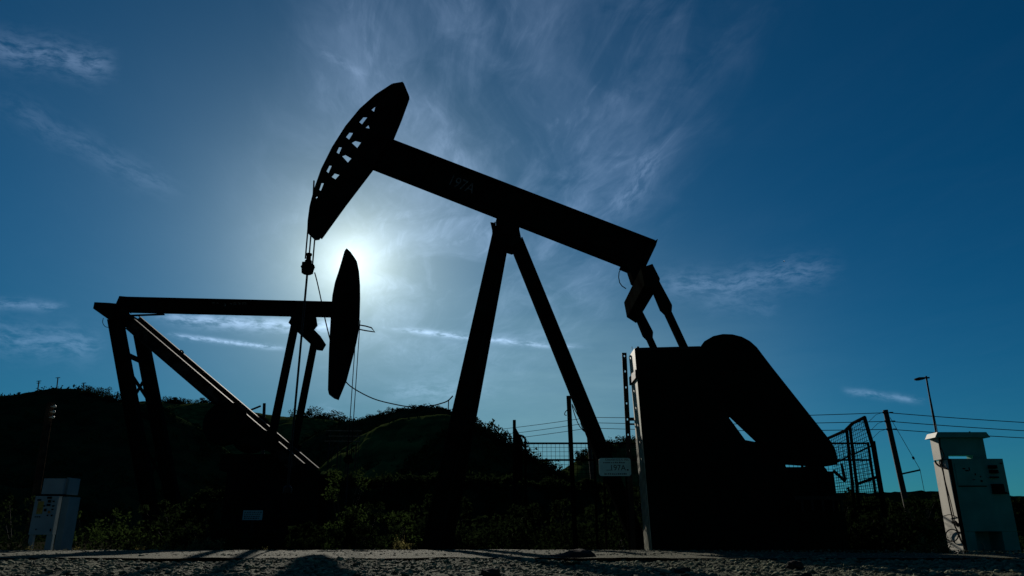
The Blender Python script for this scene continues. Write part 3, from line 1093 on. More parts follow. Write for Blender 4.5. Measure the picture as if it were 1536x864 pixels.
# three power wires: mid pole - right pole - off to the right, and off to the left
for i, (yr, ym, yl, yo) in enumerate(((619, 626, 640, 633), (632, 634, 649, 645), (644, 642, 656, 655))):
    ends = [(735 - 90, yl + 12, 90), (884, ym, 58), (1331 + i * 2.6, yr, YU), (1700, yo + 9, 40)]
    w_ = MB()
    for (xa_, ya_, Ya), (xb2, yb2, Yb) in zip(ends[:-1], ends[1:]):
        A3, B3 = at(xa_, ya_, Ya), at(xb2, yb2, Yb)
        sagm = (A3 - B3).length * .006
        w_.tube([A3.lerp(B3, k / 14) - Vector((0, 0, sagm * 4 * (k / 14) * (1 - k / 14))) for k in range(15)], .022, 5)
    tag(w_.build('power_line', CABLE, None, at(1331, yr, YU)), ('uppermost', 'middle', 'lowest')[i] + ' of three power wires strung to the leaning power pole', 'power line', 'power wires on the leaning pole')

# ------------------------------------------------------------------ control cabinets
# right, tall, with lamp mast
YC = 14.4
DC = .46
rc = empty('control_cabinet', (gx(1490, YC, 0), YC, -.1), 'tall grey green control cabinet with hooded top and mast, sunlit on one side', 'control cabinet')


def X(px, py, Y): return at(px, py, Y).x
def Zz(py, Y): return at(1450, py, Y).z


xl_, xr_ = gx(1447, YC, .05), gx(1531, YC, .05)
zt, zm, zb_ = Zz(688, YC), Zz(797, YC), -.10
MB().box(xl_ - .15, xr_ + .15, YC - .15, YC + DC + .2, GZ - .05, zb_ + .003).build('plinth', CONC, rc)
MB().box(xl_, xr_, YC, YC + DC - .02, zm, zt).build('body', CABG, rc)
sk = MB()
sk.box(xl_, gx(1466, YC, .1), YC + .004, YC + DC - .02, zb_, zm - .003)
sk.box(gx(1507, YC, .1), xr_, YC + .004, YC + DC - .02, zb_, zm - .003)
sk.build_each('skirt', CABG, rc)
MB().box(gx(1466, YC, .1) + .003, gx(1507, YC, .1) - .003, YC + DC - .05, YC + DC - .03, zb_, zm - .003).build('added_back_plate', CABG, rc)  # added plate, keeps sun from passing through the skirt opening
ch = MB()
ch.box(xl_ - .012, xl_ - .003, YC + .02, YC + DC + .05, zb_, zt - .02)
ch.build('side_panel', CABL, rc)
ed = MB().box(xl_ - .016, xl_ + .045, YC - .006, YC + .018, zb_, zt)
ed.build('edge_strip', BLACK, rc)
xu0, xu1 = X(1409, 670, YC + .14), X(1477, 670, YC + .14)
zu0, zu1 = Zz(690, YC + .14), Zz(654, YC + .14)
up_ = MB()
up_.box(xu0, xu1, YC + .14, YC + .36, Zz(683, YC + .14), zu1)
up_.box(X(1460, 686, YC + .14), xu1, YC + .142, YC + .358, zt + .002, Zz(683, YC + .14))
up_.box(xu0, X(1423, 686, YC + .14), YC + .142, YC + .358, zt + .002, Zz(683, YC + .14))
hood = up_.build('upper_box', CABG, rc)
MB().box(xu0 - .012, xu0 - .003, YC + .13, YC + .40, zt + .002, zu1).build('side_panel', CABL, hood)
rf_ = MB()
pr = [(xu0 - .09, zu1 - .035), (xu0 - .03, zu1 + .065), (xu1 + .03, zu1 + .065), (xu1 + .09, zu1 - .035)]
rf_.prism(pr, YC + .05, YC + .44)
rfo = rf_.build('roof', CABG, hood)
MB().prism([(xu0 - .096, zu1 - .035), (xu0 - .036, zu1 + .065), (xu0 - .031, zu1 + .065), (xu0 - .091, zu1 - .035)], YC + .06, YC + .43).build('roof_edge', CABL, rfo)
rfk = MB().lathe((xu1 - .2, YC + .2, zu1 + .065), [(.015, 0), (.015, .03)], 8)
rfk.build('bolt', BLACK, rfo)
dr_ = MB().box(xl_ + .09, X(1478, 720, YC), YC - .012, YC - .002, Zz(728, YC), Zz(695, YC))
dro = dr_.build('door', CABG, rc)
MB().box(xl_ + .09, X(1478, 720, YC), YC - .014, YC - .003, Zz(730, YC), Zz(728.7, YC)).build('door_seam', BLACK, dro)
bx_ = MB()
for (a_, b2, c2, d2) in ((1481, 698, 1493, 703), (1483, 705, 1495, 710), (1484, 715, 1496, 717), (1486, 726, 1503, 738), (1488, 738, 1508, 741)):
    bx_.box(X(a_, b2, YC), X(c2, b2, YC), YC - .05, YC - .002, Zz(d2, YC), Zz(b2, YC))
bx_.build_each('vent', BLACK, rc)
st = MB()
for (a_, b2, c2, d2) in ((1443, 702, 1447, 704), (1447, 705, 1452, 707), (1452, 701, 1453.5, 706), (1461, 710, 1463, 713), (1469, 714, 1471, 716), (1470, 720, 1473, 723), (1458, 719, 1462, 719.8), (1499, 694, 1502, 696), (1511, 739, 1513, 741)):
    st.box(X(a_, b2, YC), X(c2, b2, YC), YC - .016, YC - .0125, Zz(d2, YC), Zz(b2, YC))
st.build_each('sticker', BLACK, rc)
cd_ = MB()


def side_pt(px, py, o=.03):
    """point just off the cabinet's left side plane"""
    dr2 = ray(px, py)
    return CAM + dr2 * ((xl_ - .02 - o) / dr2.x)


def side_tube(pts, r_):
    cd_.tube([side_pt(*q) for q in smooth_pts(pts, 5)], r_, 7)


side_tube([(1409, 655), (1412, 690), (1420, 735), (1430, 782), (1437, 798), (1442, 812)], .013)
side_tube([(1406, 668), (1404, 680), (1403, 692), (1409, 699), (1420, 703)], .018)
side_tube([(1411, 672), (1416, 684), (1409, 693), (1413, 700), (1422, 704)], .01)
side_tube([(1411, 695), (1416, 715), (1424, 745), (1430, 770), (1433, 785)], .008)
side_tube([(1416, 774), (1424, 772), (1432, 774), (1438, 778)], .007)
side_tube([(1437, 790), (1434, 783), (1428, 783), (1436, 788)], .02)
side_tube([(1428 + 9.5 * math.cos(k * math.pi / 8), 803 + 9 * math.sin(k * math.pi / 8)) for k in range(17)], .011)
side_tube([(1438, 801), (1442, 812), (1449, 822), (1452, 830)], .014)
cd_.build_each('conduit', BLACK, rc)
an = MB()
mt0, mt1 = at(1389, 564, YC + .3), at(1406, 660, YC + .3)
an.tube([mt0, mt1], .017, 8)
an.tube([mt0 + Vector((.01, 0, -.35)), mt1 + Vector((.035, 0, 0))], .007, 6)
mast = an.build('mast', STEEL2, rc)
lh = MB()
lh.tube([at(1372, 569.5, YC + .3), at(1379, 567, YC + .3), at(1394, 566.5, YC + .3)], .020, 8, True, .016)
lh.prism(xz([(1373, 568.8), (1380, 566.8), (1387, 567.5), (1386, 569), (1380, 570.3), (1376, 570.6)], YC + .3), YC + .26, YC + .34)
lh.build('lamp_head', STEEL2, mast)
lw = MB()
for (px_, r_) in ((1470, .10), (1497, .13)):
    c_ = at(px_, 829, YC + .1)
    lw.tube([c_ + Vector((r_ * math.sin(k * math.pi / 10), 0, r_ * (1 - math.cos(k * math.pi / 10)))) for k in range(0, 9)], .008, 6)
lw.build_each('loose_conduit', mat('pale conduit', (.3, .28, .2), rough=.6), rc)

# left, small, with instruments
YL = 15.4
rl = empty('control_cabinet', (gx(70, YL, 0), YL, -.15), 'small pale control cabinet with yellow sticker and instruments standing in deep shade', 'control cabinet')
LZ = lambda py: at(70, py, YL).z
bx0, bx1 = X(42.5, 802, YL), X(78, 802, YL)
MB().box(bx0, bx1, YL, YL + .12, LZ(802), LZ(744)).build('body', CABW, rl)
st = MB()
st.box(X(38.5, 825, YL), X(44.5, 825, YL), YL + .03, YL + .1, -.2, LZ(802) - .002)
st.box(X(64.5, 825, YL), X(74, 825, YL), YL + .03, YL + .1, -.2, LZ(802) - .002)
st.build_each('leg', CABW, rl)
MB().box(X(79, 825, YL), X(89, 825, YL), YL + .02, YL + .42, -.2, LZ(745)).build('back_panel', CABD, rl)
hd = MB().box(X(61, 741, YL), X(92, 741, YL), YL + .02, YL + .14, LZ(741), LZ(717.5))
hdo = hd.build('upper_box', CABW, rl)
MB().box(X(92, 741, YL), X(92, 741, YL) + .05, YL + .1, YL + .5, LZ(741), LZ(716)).build('roof_flap', CABD, hdo)
MB().box(bx0, bx1 + .05, YL + .02, YL + .125, LZ(744) + .003, LZ(741) - .003).build('seam', BLACK, rl)
MB().box(X(54, 771, YL), X(63, 771, YL), YL - .004, YL - .001, LZ(771), LZ(752)).build('sticker', YELL, rl)
ib = MB()
for (a_, b2, c2, d2) in ((57, 749, 62, 751), (72, 745, 78, 748), (73, 750, 77, 754), (71, 756, 76, 759), (67, 763, 70, 767), (73, 766, 75, 770), (80, 751, 82, 753), (79, 758, 82, 760), (78, 763, 80.5, 765), (71, 772, 72.5, 774), (77, 772, 79, 774.5), (53, 774.5, 54.3, 776), (56, 774.5, 57.3, 776), (59, 774.5, 60.5, 776), (54, 793, 55, 795), (66, 758, 68, 760), (76, 793, 77, 797)):
    ib.box(X(a_, b2, YL), X(c2, b2, YL), YL - .02, YL - .001, LZ(d2), LZ(b2))
ib.build_each('instrument', BLACK, rl)
MB().box(X(73, 768, YL), X(76, 768, YL), YL - .024, YL - .021, LZ(770), LZ(766.5)).box(X(56, 764, YL), X(61, 764, YL), YL - .0065, YL - .0045, LZ(767), LZ(763)).build_each('warning_label', mat('orange warning label', (.55, .2, .03), rough=.5), rl)

# ------------------------------------------------------------------ hills


def hill(crest, D, Wf, Wb, m, seed, amp=.06, name='hill', nx=240, rnd=.025, jag=.0012):
    pts = [at(a_, b2, D) for a_, b2 in crest]
    X0, X1 = pts[0].x, pts[-1].x
    hx = np.array([p.x for p in pts]); hz_ = np.array([p.z for p in pts])
    xs_ = np.linspace(X0, X1, nx)
    zc_ = np.interp(xs_, hx, hz_)
    k_ = max(1, nx // 60)
    ker = np.ones(2 * k_ + 1) / (2 * k_ + 1)
    zc_ = np.convolve(np.pad(zc_, k_, mode='edge'), ker, mode='valid')
    zc_ = zc_ + D * jag * fbm(xs_ / D * 60, xs_ * 0, seed + 9, 4, 1.0)
    ts = np.concatenate([np.linspace(1, 0, 44), -np.linspace(0, 1, 14)[1:]])
    Xg, Tg = np.meshgrid(xs_, ts)
    Zg0 = np.tile(zc_, (len(ts), 1))
    Yg = np.where(Tg >= 0, D - Tg * Wf, D - Tg * Wb)
    # spurs and gullies: shift the crest sideways down the slope
    shp = np.clip(1 - (np.sqrt(Tg ** 2 + rnd) - math.sqrt(rnd)) / (math.sqrt(1 + rnd) - math.sqrt(rnd)), 0, 1) ** 1.25
    hm = hz_.max() - GZ
    nz = fbm(Xg, Yg, seed, 5, 6.0 / max(20, (X1 - X0) * .35))
    rid = np.abs(fbm(Xg + 40, Yg * .35, seed + 5, 3, 9.0 / max(20, (X1 - X0) * .35)))
    at_ = np.clip(np.abs(Tg) * 5, .12, 1) * np.clip((1 - np.abs(Tg)) * 4, 0, 1)
    Zg = GZ - .4 + (Zg0 - GZ + .4) * shp + hm * (amp * nz - amp * 1.3 * rid) * at_
    o = link(name, grid_mesh(name, Xg, Yg, Zg, m))
    tag(o, kind='structure')
    return lambda px_, f=0.0: None, (xs_, zc_, D, Wf)


HA = hill([(-420, 640), (-200, 605), (-60, 597), (0, 594), (30, 594), (60, 588), (85, 583.5), (115, 583), (135, 588), (158, 597), (185, 603), (215, 604), (250, 615), (300, 640), (345, 680), (390, 730)], 130, 60, 60, DARKH, 1, .04, rnd=.006)[1]
HB = hill([(60, 640), (150, 612), (215, 604), (240, 602), (262, 606), (285, 608), (310, 604), (350, 612), (400, 622), (440, 627), (470, 627), (500, 631), (530, 637), (600, 660), (660, 690), (720, 730)], 330, 165, 120, GRASS, 2, .03, rnd=.012)[1]
HD = hill([(400, 700), (460, 660), (500, 641), (525, 634), (555, 627), (590, 619), (620, 613), (645, 611), (672, 615), (700, 628), (740, 660), (790, 705), (830, 740)], 210, 75, 100, DARKH, 3, .04, rnd=.006)[1]
HC = hill([(440, 770), (470, 735), (495, 697), (520, 672), (545, 652), (570, 638), (600, 628), (635, 622.5), (670, 620), (705, 633), (740, 668), (775, 705), (810, 740)], 95, 37, 40, GRASS, 4, .05, rnd=.008, jag=.0035)[1]
HE = hill([(560, 745), (610, 705), (650, 665), (690, 638), (712, 640), (735, 650), (760, 668), (785, 683), (805, 697), (830, 709), (850, 722), (870, 745)], 78, 22, 40, DARKH, 5, .04, rnd=.006)[1]
HF = hill([(800, 740), (830, 712), (855, 697), (880, 683), (905, 670), (930, 664), (960, 662), (1000, 672), (1050, 700), (1110, 738)], 120, 32, 60, GRASS, 6, .03, rnd=.012)[1]
HG = hill([(700, 752), (900, 745), (1100, 742), (1250, 739), (1330, 738), (1370, 736.5), (1410, 738), (1470, 743), (1540, 745), (1640, 741), (1800, 748), (2100, 752)], 900, 60, 300, DARKH, 7, .02, rnd=1e-6, jag=.003)[1]
HH = hill([(300, 742), (480, 722), (620, 716), (760, 718), (840, 722), (900, 728), (1000, 735), (1100, 745), (1200, 752), (1330, 757), (1450, 753), (1520, 751), (1600, 748), (1750, 752)], 46, 9, 30, DARKH, 8, .05, rnd=1e-6, jag=.007)[1]

# ------------------------------------------------------------------ foliage


def leaf_cloud(centers, radii, n_each, size, g, squash=.8, up=.0):
    """quads scattered through ellipsoids"""
    out = []
    for (c_, r_, n) in zip(centers, radii, n_each):
        dirs = g.normal(size=(n, 3)); dirs /= np.linalg.norm(dirs, axis=1)[:, None]
        rr_ = r_ * (g.random(n) ** .45)[:, None]
        p = np.array(c_)[None] + dirs * rr_ * np.array((1, 1, squash))
        out.append(p)
    P = np.concatenate(out)
    n = len(P)
    a_ = g.normal(size=(n, 3)); a_ /= np.linalg.norm(a_, axis=1)[:, None]
    b2 = g.normal(size=(n, 3)); b2 -= a_ * (a_ * b2).sum(1)[:, None]; b2 /= np.linalg.norm(b2, axis=1)[:, None]
    s = (size * (.6 + .8 * g.random(n)))[:, None]
    V = np.stack([P - a_ * s, P - b2 * s * .5, P + a_ * s, P + b2 * s * .5], 1).reshape(-1, 3)
    Fc = np.arange(4 * n).reshape(n, 4)
    return V, Fc


def make_tree(name, seed, h, wd, m, leaves, lsize, label, cat, group=None, loc=(0, 0, 0)):
    g = np.random.default_rng(seed)
    rt = empty(name, loc, label, cat, group)
    k = 11
    cs, rs_ = [], []
    th = .2 * h
    tk = MB().tube([(0, 0, -.4), (.02 * h, 0, th * .5), (.0, .02 * h, th), (.03 * h, 0, h * .75)], .045 * h, 8, True, .012 * h)
    for i in range(k):
        an_ = i * 2.4 + g.random()
        rr_ = wd * .5 * (.25 + .6 * g.random())
        z_ = h * (.22 + .62 * g.random())
        cc_ = (math.cos(an_) * rr_, math.sin(an_) * rr_, z_)
        cs.append(cc_); rs_.append(wd * (.18 + .14 * g.random()))
        tk.tube([(0, .01 * h, th * (.7 + .3 * g.random())), (cc_[0] * .5, cc_[1] * .5, (th + z_) * .52), cc_], .014 * h, 5, True, .004 * h)
    cs.append((0, 0, h * .8)); rs_.append(wd * .26)
    V, Fc = leaf_cloud(cs, rs_, [leaves // (k + 1)] * (k + 1), lsize, g)
    to = tk.build('trunk', BARK, None)
    to.parent = rt
    link('crown', np_mesh('crown', V, Fc, m), rt)
    return rt


def copy_tree(src, loc, rz, s, label=None, group=None):
    c_ = src.copy(); COL.objects.link(c_)
    c_.location = loc; c_.rotation_euler = (0, 0, rz); c_.scale = (s, s, s * random.uniform(.85, 1.15))
    if label: c_['label'] = label
    if group: c_['group'] = group
    for ch_ in list(src.children):
        q = ch_.copy(); COL.objects.link(q); q.parent = c_
    return c_


protos = [make_tree('tree', 50 + i, 5.0, 5.2 + .6 * i, LEAFD, 900, .26, 'tree', 'tree') for i in range(3)]
used = [False] * 3


def plant_tree(loc, s, label, group):
    i = random.randrange(3)
    if not used[i]:
        used[i] = True
        o = protos[i]
        o.location = loc; o.scale = (s, s, s); o.rotation_euler = (0, 0, random.random() * 6)
        o['label'] = label; o['group'] = group
        return o
    return copy_tree(protos[i], loc, random.random() * 6, s, label, group)


def crest_z(Hh, x):
    return float(np.interp(x, Hh[0], Hh[1]))


def line_trees(Hh, px_list, s0_, s1_, label, group, sink=.5, dyr=4):
    for px_ in px_list:
        D = Hh[2] + random.uniform(-dyr, dyr)
        x = (px_ - 768) / F * (D * CP + 15 * SP)
        s = random.uniform(s0_, s1_)
        plant_tree((x, D, crest_z(Hh, x) - sink * s), s, label, group)


line_trees(HE, [703, 711, 719, 726, 733, 741, 748, 754, 761, 768, 776, 783, 791, 798, 806, 814, 822, 830], .34, .62, 'dark bushy tree lining the slope between the tall pump jack\'s legs', 'trees on the slope between the legs', 3.3)
line_trees(HB, [228, 236, 243, 251, 258, 268, 281, 286, 300, 306, 312, 318, 428, 434, 447, 458, 465, 471, 480, 486, 493, 501, 508, 516], .9, 1.5, 'small round-crowned tree on the far ridge behind the smaller pump jack', 'trees along the far ridge', 2.5, 10)
line_trees(HA, [118, 124, 129, 141, 149, 155, 165, 172], .35, .6, 'dark scrubby tree on the crest of the hill with tiny poles', 'trees on the dark hill crest', 2.6, 3)
line_trees(HD, [540, 552, 566, 578, 592, 606, 618, 630, 641, 655, 667, 680], .35, .6, 'tiny dark tree on the ridge under the sagging cable', 'trees on the ridge under the cable', 3.2, 4)
line_trees(HF, [872, 884, 896, 908, 918, 928, 938, 948, 958], .45, .8, 'dark tree on the hill behind the well sign', 'trees on the hill behind the well sign', 3.3, 4)
line_trees(HH, [1395, 1402, 1409, 1524, 1532], .28, .4, 'dark bush-like tree behind the tall control cabinet', 'trees behind the tall control cabinet', 1.0, 4)

# scrub: dense brush on the banks in the middle distance
g = np.random.default_rng(99)


def scrub(Hlist, n, r0, r1, leaves, lsize, name, label, m, tmin=0, tmax=.95):
    Vs, Fs, o = [], [], 0
    for (xs_, zc_, D, Wf) in Hlist:
        q = max(1.0, D / 95)
        cs, rs_ = [], []
        for k_ in range(n):
            x = g.uniform(xs_[0], xs_[-1])
            t_ = g.uniform(tmin, tmax) if k_ % 3 else g.uniform(0, .1)
            Y_ = D - Wf * t_
            if abs(x) > .8 * Y_: continue
            z = GZ - .4 + (np.interp(x, xs_, zc_) - GZ + .4) * (1 - t_) ** 1.25
            r_ = g.uniform(r0, r1) * q
            if k_ % 3 == 0: r_ *= g.uniform(.35, .8)
            cs.append((x, Y_, z + r_ * (.1 - .25 * (t_ < .04)))); rs_.append(r_)
        V, Fc = leaf_cloud(cs, rs_, [leaves] * len(cs), lsize * q, g, .75)
        Vs.append(V); Fs.append(Fc + o); o += len(V)
    me_ = np_mesh(name, np.concatenate(Vs), np.concatenate(Fs), m)
    tag(link(name, me_), label, 'scrub', kind='stuff')


scrub([HH], 1500, .4, .95, 48, .13, 'scrub', 'dark scrub covering the low bank behind the pump jacks', LEAFD)
scrub([HE, HA, HD], 1300, .5, 1.4, 40, .22, 'hill_scrub', 'dark scrub covering the nearer hillsides', LEAFH, 0, .8)
scrub([HC, HF, HB], 480, .3, 1.0, 34, .2, 'grass_scrub', 'scattered bushes on the grassy hillsides', LEAFH, .03, .9)

# bushes standing in the yard
def bush(px_, Y, h, wd, seed, label, m=LEAFG, n=2600, ls=.04, name='bush', group=None, z=GZ):
    g_ = np.random.default_rng(seed)
    x = gx(px_, Y, z)
    rt = empty(name, (x, Y, z), label, 'bush', group)
    cs, rs_, stems = [], [], MB()
    k = 12
    for i in range(k):
        an_ = i * 2.4
        rr_ = wd * .5 * math.sqrt((i + .5) / k) * .85
        zz = h * (.25 + .6 * g_.random()) * (1 - .35 * rr_ / (wd * .5))
        c_ = (math.cos(an_) * rr_, math.sin(an_) * rr_, zz)
        cs.append(c_); rs_.append(.22 * max(h, wd) * (.7 + .6 * g_.random()) * .8)
        stems.tube([(0, 0, 0), (c_[0] * .4, c_[1] * .4, zz * .6), c_], .012, 5, True, .004)
    for i in range(9):   # sprigs sticking out
        an_ = g_.random() * 6.28
        c_ = (math.cos(an_) * wd * .3, math.sin(an_) * wd * .3, h * (.85 + .25 * g_.random()))
        cs.append(c_); rs_.append(.09 * h)
        stems.tube([(0, 0, h * .3), c_], .008, 5, True, .003)
    ns = [n // k] * k + [max(12, n // 55)] * 9
    V, Fc = leaf_cloud(cs, rs_, ns, ls, g_, .9)
    so = stems.build('stem', BARK, None); so.parent = rt
    link('foliage', np_mesh('foliage', V, Fc, m), rt)
    return rt


bush(512, 18.2, 2.15, 1.25, 1, 'tall green bush at the foot of the smaller pump jack\'s diagonal stay')
bush(540, 17.8, 1.5, 1.3, 11, 'lower green bush leaning out from the tall bush by the smaller pump jack', LEAFD)
bush(592, 17.0, 1.25, 1.1, 2, 'rounded bush with sunlit top beside the bright strip of road', LEAFG)
bush(606, 16.2, .75, .5, 3, 'small pinkish dry bush at the start of the bright strip of road', LEAFY, 500, .035)
bush(140, 17.5, 1.35, 2.4, 4, 'broad low bush right of the small control cabinet', LEAFG, 1800)
bush(195, 18.0, 1.1, 1.8, 5, 'low dark bush between the small control cabinet and the smaller pump jack', LEAFD, 1400)
bush(12, 17.0, 1.6, 2.0, 6, 'dark bush at the picture edge left of the small control cabinet', LEAFD, 1400)
bush(1262, 18.6, 1.95, 1.9, 7, 'dark mounded bush at the foot of the leaning mesh panels', LEAFD, 2200, .06)
bush(1312, 18.4, 1.5, 2.0, 8, 'dark low bush between the mesh panels and the leaning power pole', LEAFD, 2200, .06)
bush(1375, 17.0, 1.6, 2.2, 9, 'dark weedy bush just left of the tall control cabinet', LEAFD, 2200, .05)
bush(1396, 16.2, 1.55, .7, 10, 'thin leafy bush against the sunlit side of the tall control cabinet', LEAFD, 700, .05)
bush(1575, 16.5, 1.2, 1.6, 12, 'dark bush right of the tall control cabinet at the picture edge', LEAFD, 1500, .05)
bush(650, 19.0, 1.6, 2.6, 13, 'wide dark bush beneath the tall pump jack\'s front legs', LEAFD, 2200, .06)
bush(745, 20.0, 1.5, 3.0, 14, 'wide dark bush just left of the gate post', LEAFD, 2400, .06)
bush(840, 22.2, 1.7, 3.4, 15, 'long dark bush behind the mesh fence below the bare pole', LEAFD, 2600, .06)
bush(930, 22.2, 1.9, 3.2, 16, 'dark bush behind the mesh fence below the well sign', LEAFD, 2400, .06)
bush(310, 19.5, 1.4, 2.6, 17, 'dark bush in front of the smaller pump jack\'s gear box', LEAFD, 2200, .06)
bush(255, 20.2, 1.6, 2.8, 18, 'dark bush at the feet of the smaller pump jack\'s rear legs', LEAFD, 2200, .06)


bush(462, 16.1, 1.15, 1.3, 21, 'added low dark brush shading the road edge left of the tall green bush', LEAFD, 2600, .045)  # this bush and the next are added to shade the road strip
bush(528, 16.0, 1.05, 1.5, 22, 'added low dark brush shading the road edge in front of the tall green bush', LEAFD, 2600, .045)


def weed_mesh(seed, h):
    g_ = np.random.default_rng(seed)
    V, Fc, o = [], [], 0
    mbw = MB()
    n = 9
    P = []
    for i in range(n):
        an_ = g_.random() * 6.28; rr_ = h * .5 * g_.random()
        tip = (math.cos(an_) * rr_, math.sin(an_) * rr_, h * (.5 + .5 * g_.random()))
        mbw.tube([(0, 0, -.05), (tip[0] * .35, tip[1] * .35, tip[2] * .6), tip], .0035, 4, True, .0015)
        for k in range(7):
            s = .3 + .7 * k / 6
            P.append(((tip[0] * s, tip[1] * s, tip[2] * s), .03 + .02 * g_.random()))
    V, Fc = leaf_cloud([p[0] for p in P], [p[1] for p in P], [4] * len(P), .013, g_)
    vo = len(mbw.v)
    return mbw, V, Fc


wprotos = []
for i in range(4):
    mbw, V, Fc = weed_mesh(70 + i, .36)
    rt = empty('weed', (0, 0, 0), 'weed', 'weed')
    so = mbw.build('stem', BARK, None); so.parent = rt
    link('foliage', np_mesh('foliage', V, Fc, LEAFY), rt)
    wprotos.append(rt)
wused = [False] * 4


def edge_y(x): return float(np.interp(x, [p[0] for p in pv], [p[1] for p in pv]))


def weeds(px_a, px_b, n, smin, smax, label, group):
    for _ in range(n):
        px_ = random.uniform(px_a, px_b)
        x = gx(px_, 14.6)
        for _k in range(3):
            Yw = edge_y(x) + random.uniform(.08, .45)
            x = gx(px_, Yw)
        i = random.randrange(4)
        loc = (x, Yw, -.10 - .25 * (Yw - edge_y(x)))
        s = random.uniform(smin, smax)
        if not wused[i]:
            wused[i] = True
            o = wprotos[i]; o.location = loc; o.scale = (s, s, s)
        else:
            o = copy_tree(wprotos[i], loc, random.random() * 6, s)
        o['label'] = label; o['group'] = group


weeds(205, 300, 16, .5, .95, 'dry roadside weed left of the tallest weeds below the smaller pump jack', 'weeds on the road edge left')
weeds(290, 330, 9, .8, 1.35, 'taller sunlit dry weed on the road edge below the smaller pump jack', 'tall weeds below the smaller pump jack')
weeds(330, 400, 10, .4, .7, 'short dry weed on the road edge left of the central shadow', 'short weeds left of the central shadow')
weeds(595, 615, 5, .6, 1.1, 'dry weed at the start of the bright strip of road', 'weeds by the bright strip')
weeds(1370, 1422, 12, .7, 1.5, 'weed growing at the foot of the tall control cabinet\'s sunlit side', 'weeds at the tall cabinet')
weeds(95, 130, 5, .4, .8, 'small weed at the foot of the small control cabinet', 'weeds at the small cabinet')
weeds(30, 45, 3, .8, 1.2, 'weed just left of the small control cabinet', 'weeds left of the small cabinet')

# ------------------------------------------------------------------ small far things
for i, (px_, yt_, yb_) in enumerate(((58.5, 571, 588), (87, 566, 585), (126, 574, 584), (177, 587, 600))):
    D = 128
    a_, b2 = at(px_, yt_, D), at(px_ - 1.5, yb_, D)
    lab = ('far utility pole on the dark hill\'s shoulder, first from the picture edge', 'far utility pole highest on the dark hill top', 'far utility pole beside the tree clump on the dark hill', 'far small pole lowest on the dark hill, next to the smaller pump jack\'s leg')[i]
    rt = empty('utility_pole', (b2.x, D, b2.z - 1), lab, 'pole', 'tiny poles on the dark hill')
    MB().tube([(b2.x, D, b2.z - 1), a_], .09, 6).build('shaft', WOOD, rt)
    cx_ = MB()
    if i < 3:
        cx_.bar(a_ + Vector((-.38, 0, -.1)), a_ + Vector((.38, 0, -.05)), .1, .1)
        if i == 0: cx_.bar(a_ + Vector((-.3, 0, -.45)), a_ + Vector((.3, 0, -.4)), .1, .1)
    else:
        cx_.bar(a_ + Vector((-.15, 0, -.4)), a_ + Vector((.15, 0, -.4)), .1, .1)
    cx_.build('crossarm', WOOD, rt)

for i, (y0_, xa_, xb2) in enumerate(((646.5, 489, 543), (654.5, 493, 545), (662, 486, 540))):
    D = 66
    A3, B3 = at(xa_, y0_ - .3, D), at(xb2, y0_ + .3, D)
    rt = empty('pipeline', (A3.x, D, GZ), ('topmost', 'middle', 'lowest')[i] + ' of three pale pipes crossing in front of the grassy hill', 'pipe', 'pipes in front of the grassy hill')
    MB().tube([A3, B3], .042, 8).build('pipe', mat('pale pipe paint', (.16, .15, .12), (.10, .09, .075), rough=.95, spec=0.0), rt)
    sp_ = MB()
    for k in range(4):
        c_ = A3.lerp(B3, (k + .5) / 4)
        sp_.tube([c_ + Vector((0, .06 + .1 * i, -.05)), Vector((c_.x, c_.y + .06 + .1 * i, GZ))], .03, 6)
    sp_.build_each('support', STEEL2, rt)

pc = at(1176, 392, 1500)
rt = MB()
rt.lathe(pc, [(.1, -2), (.45, -1.4), (.5, 1), (.2, 2.2)], 10, 'x')
rt.bar(pc + Vector((0, -2.6, 0)), pc + Vector((0, 2.6, 0)), .8, .12, (1, 0, 0))
rt.bar(pc + Vector((1.9, 0, 0)), pc + Vector((2.1, 0, 1)), .1, .6)
tag(rt.build('aircraft', WHITEP, None, pc), 'tiny white speck of an aircraft high in the clear sky', 'aircraft')

# ------------------------------------------------------------------ light and sky
sl_ = bpy.data.lights.new('sun', 'SUN')
sl_.energy = 5.0
sl_.angle = R(.6)
sl_.color = (1, .93, .82)
so = bpy.data.objects.new('sun', sl_)
COL.objects.link(so)
so.rotation_euler = SUN.to_track_quat('Z', 'Y').to_euler()

w = bpy.data.worlds.new('World')
scene.world = w
w.use_nodes = True
nt = w.node_tree
nt.nodes.clear()
L = nt.links.new


def nd(t_, **kw):
    n_ = nt.nodes.new(t_)
    for k, v in kw.items():
        setattr(n_, k, v)
    return n_


def val(x):
    n_ = nd('ShaderNodeValue'); n_.outputs[0].default_value = x
    return n_.outputs[0]


def M(op, a_, b2=None, c_=None, clamp=False):
    n_ = nd('ShaderNodeMath', operation=op)
    n_.use_clamp = clamp
    for i, q in enumerate((a_, b2, c_)):
        if q is None: continue
        if isinstance(q, (int, float)): n_.inputs[i].default_value = q
        else: L(q, n_.inputs[i])
    return n_.outputs[0]


def sstep(x, a_, b2):
    n_ = nd('ShaderNodeMapRange', interpolation_type='SMOOTHSTEP')
    L(x, n_.inputs[0])
    n_.inputs[1].default_value = a_; n_.inputs[2].default_value = b2
    n_.inputs[3].default_value = 0; n_.inputs[4].default_value = 1
    return n_.outputs[0]


tc = nd('ShaderNodeTexCoord')
DIR = tc.outputs['Generated']
sep = nd('ShaderNodeSeparateXYZ'); L(DIR, sep.inputs[0])
dx, dy, dz = sep.outputs
AZ = M('MULTIPLY', M('ARCTAN2', dx, dy), 180 / math.pi)
EL = M('MULTIPLY', M('ARCSINE', dz), 180 / math.pi)

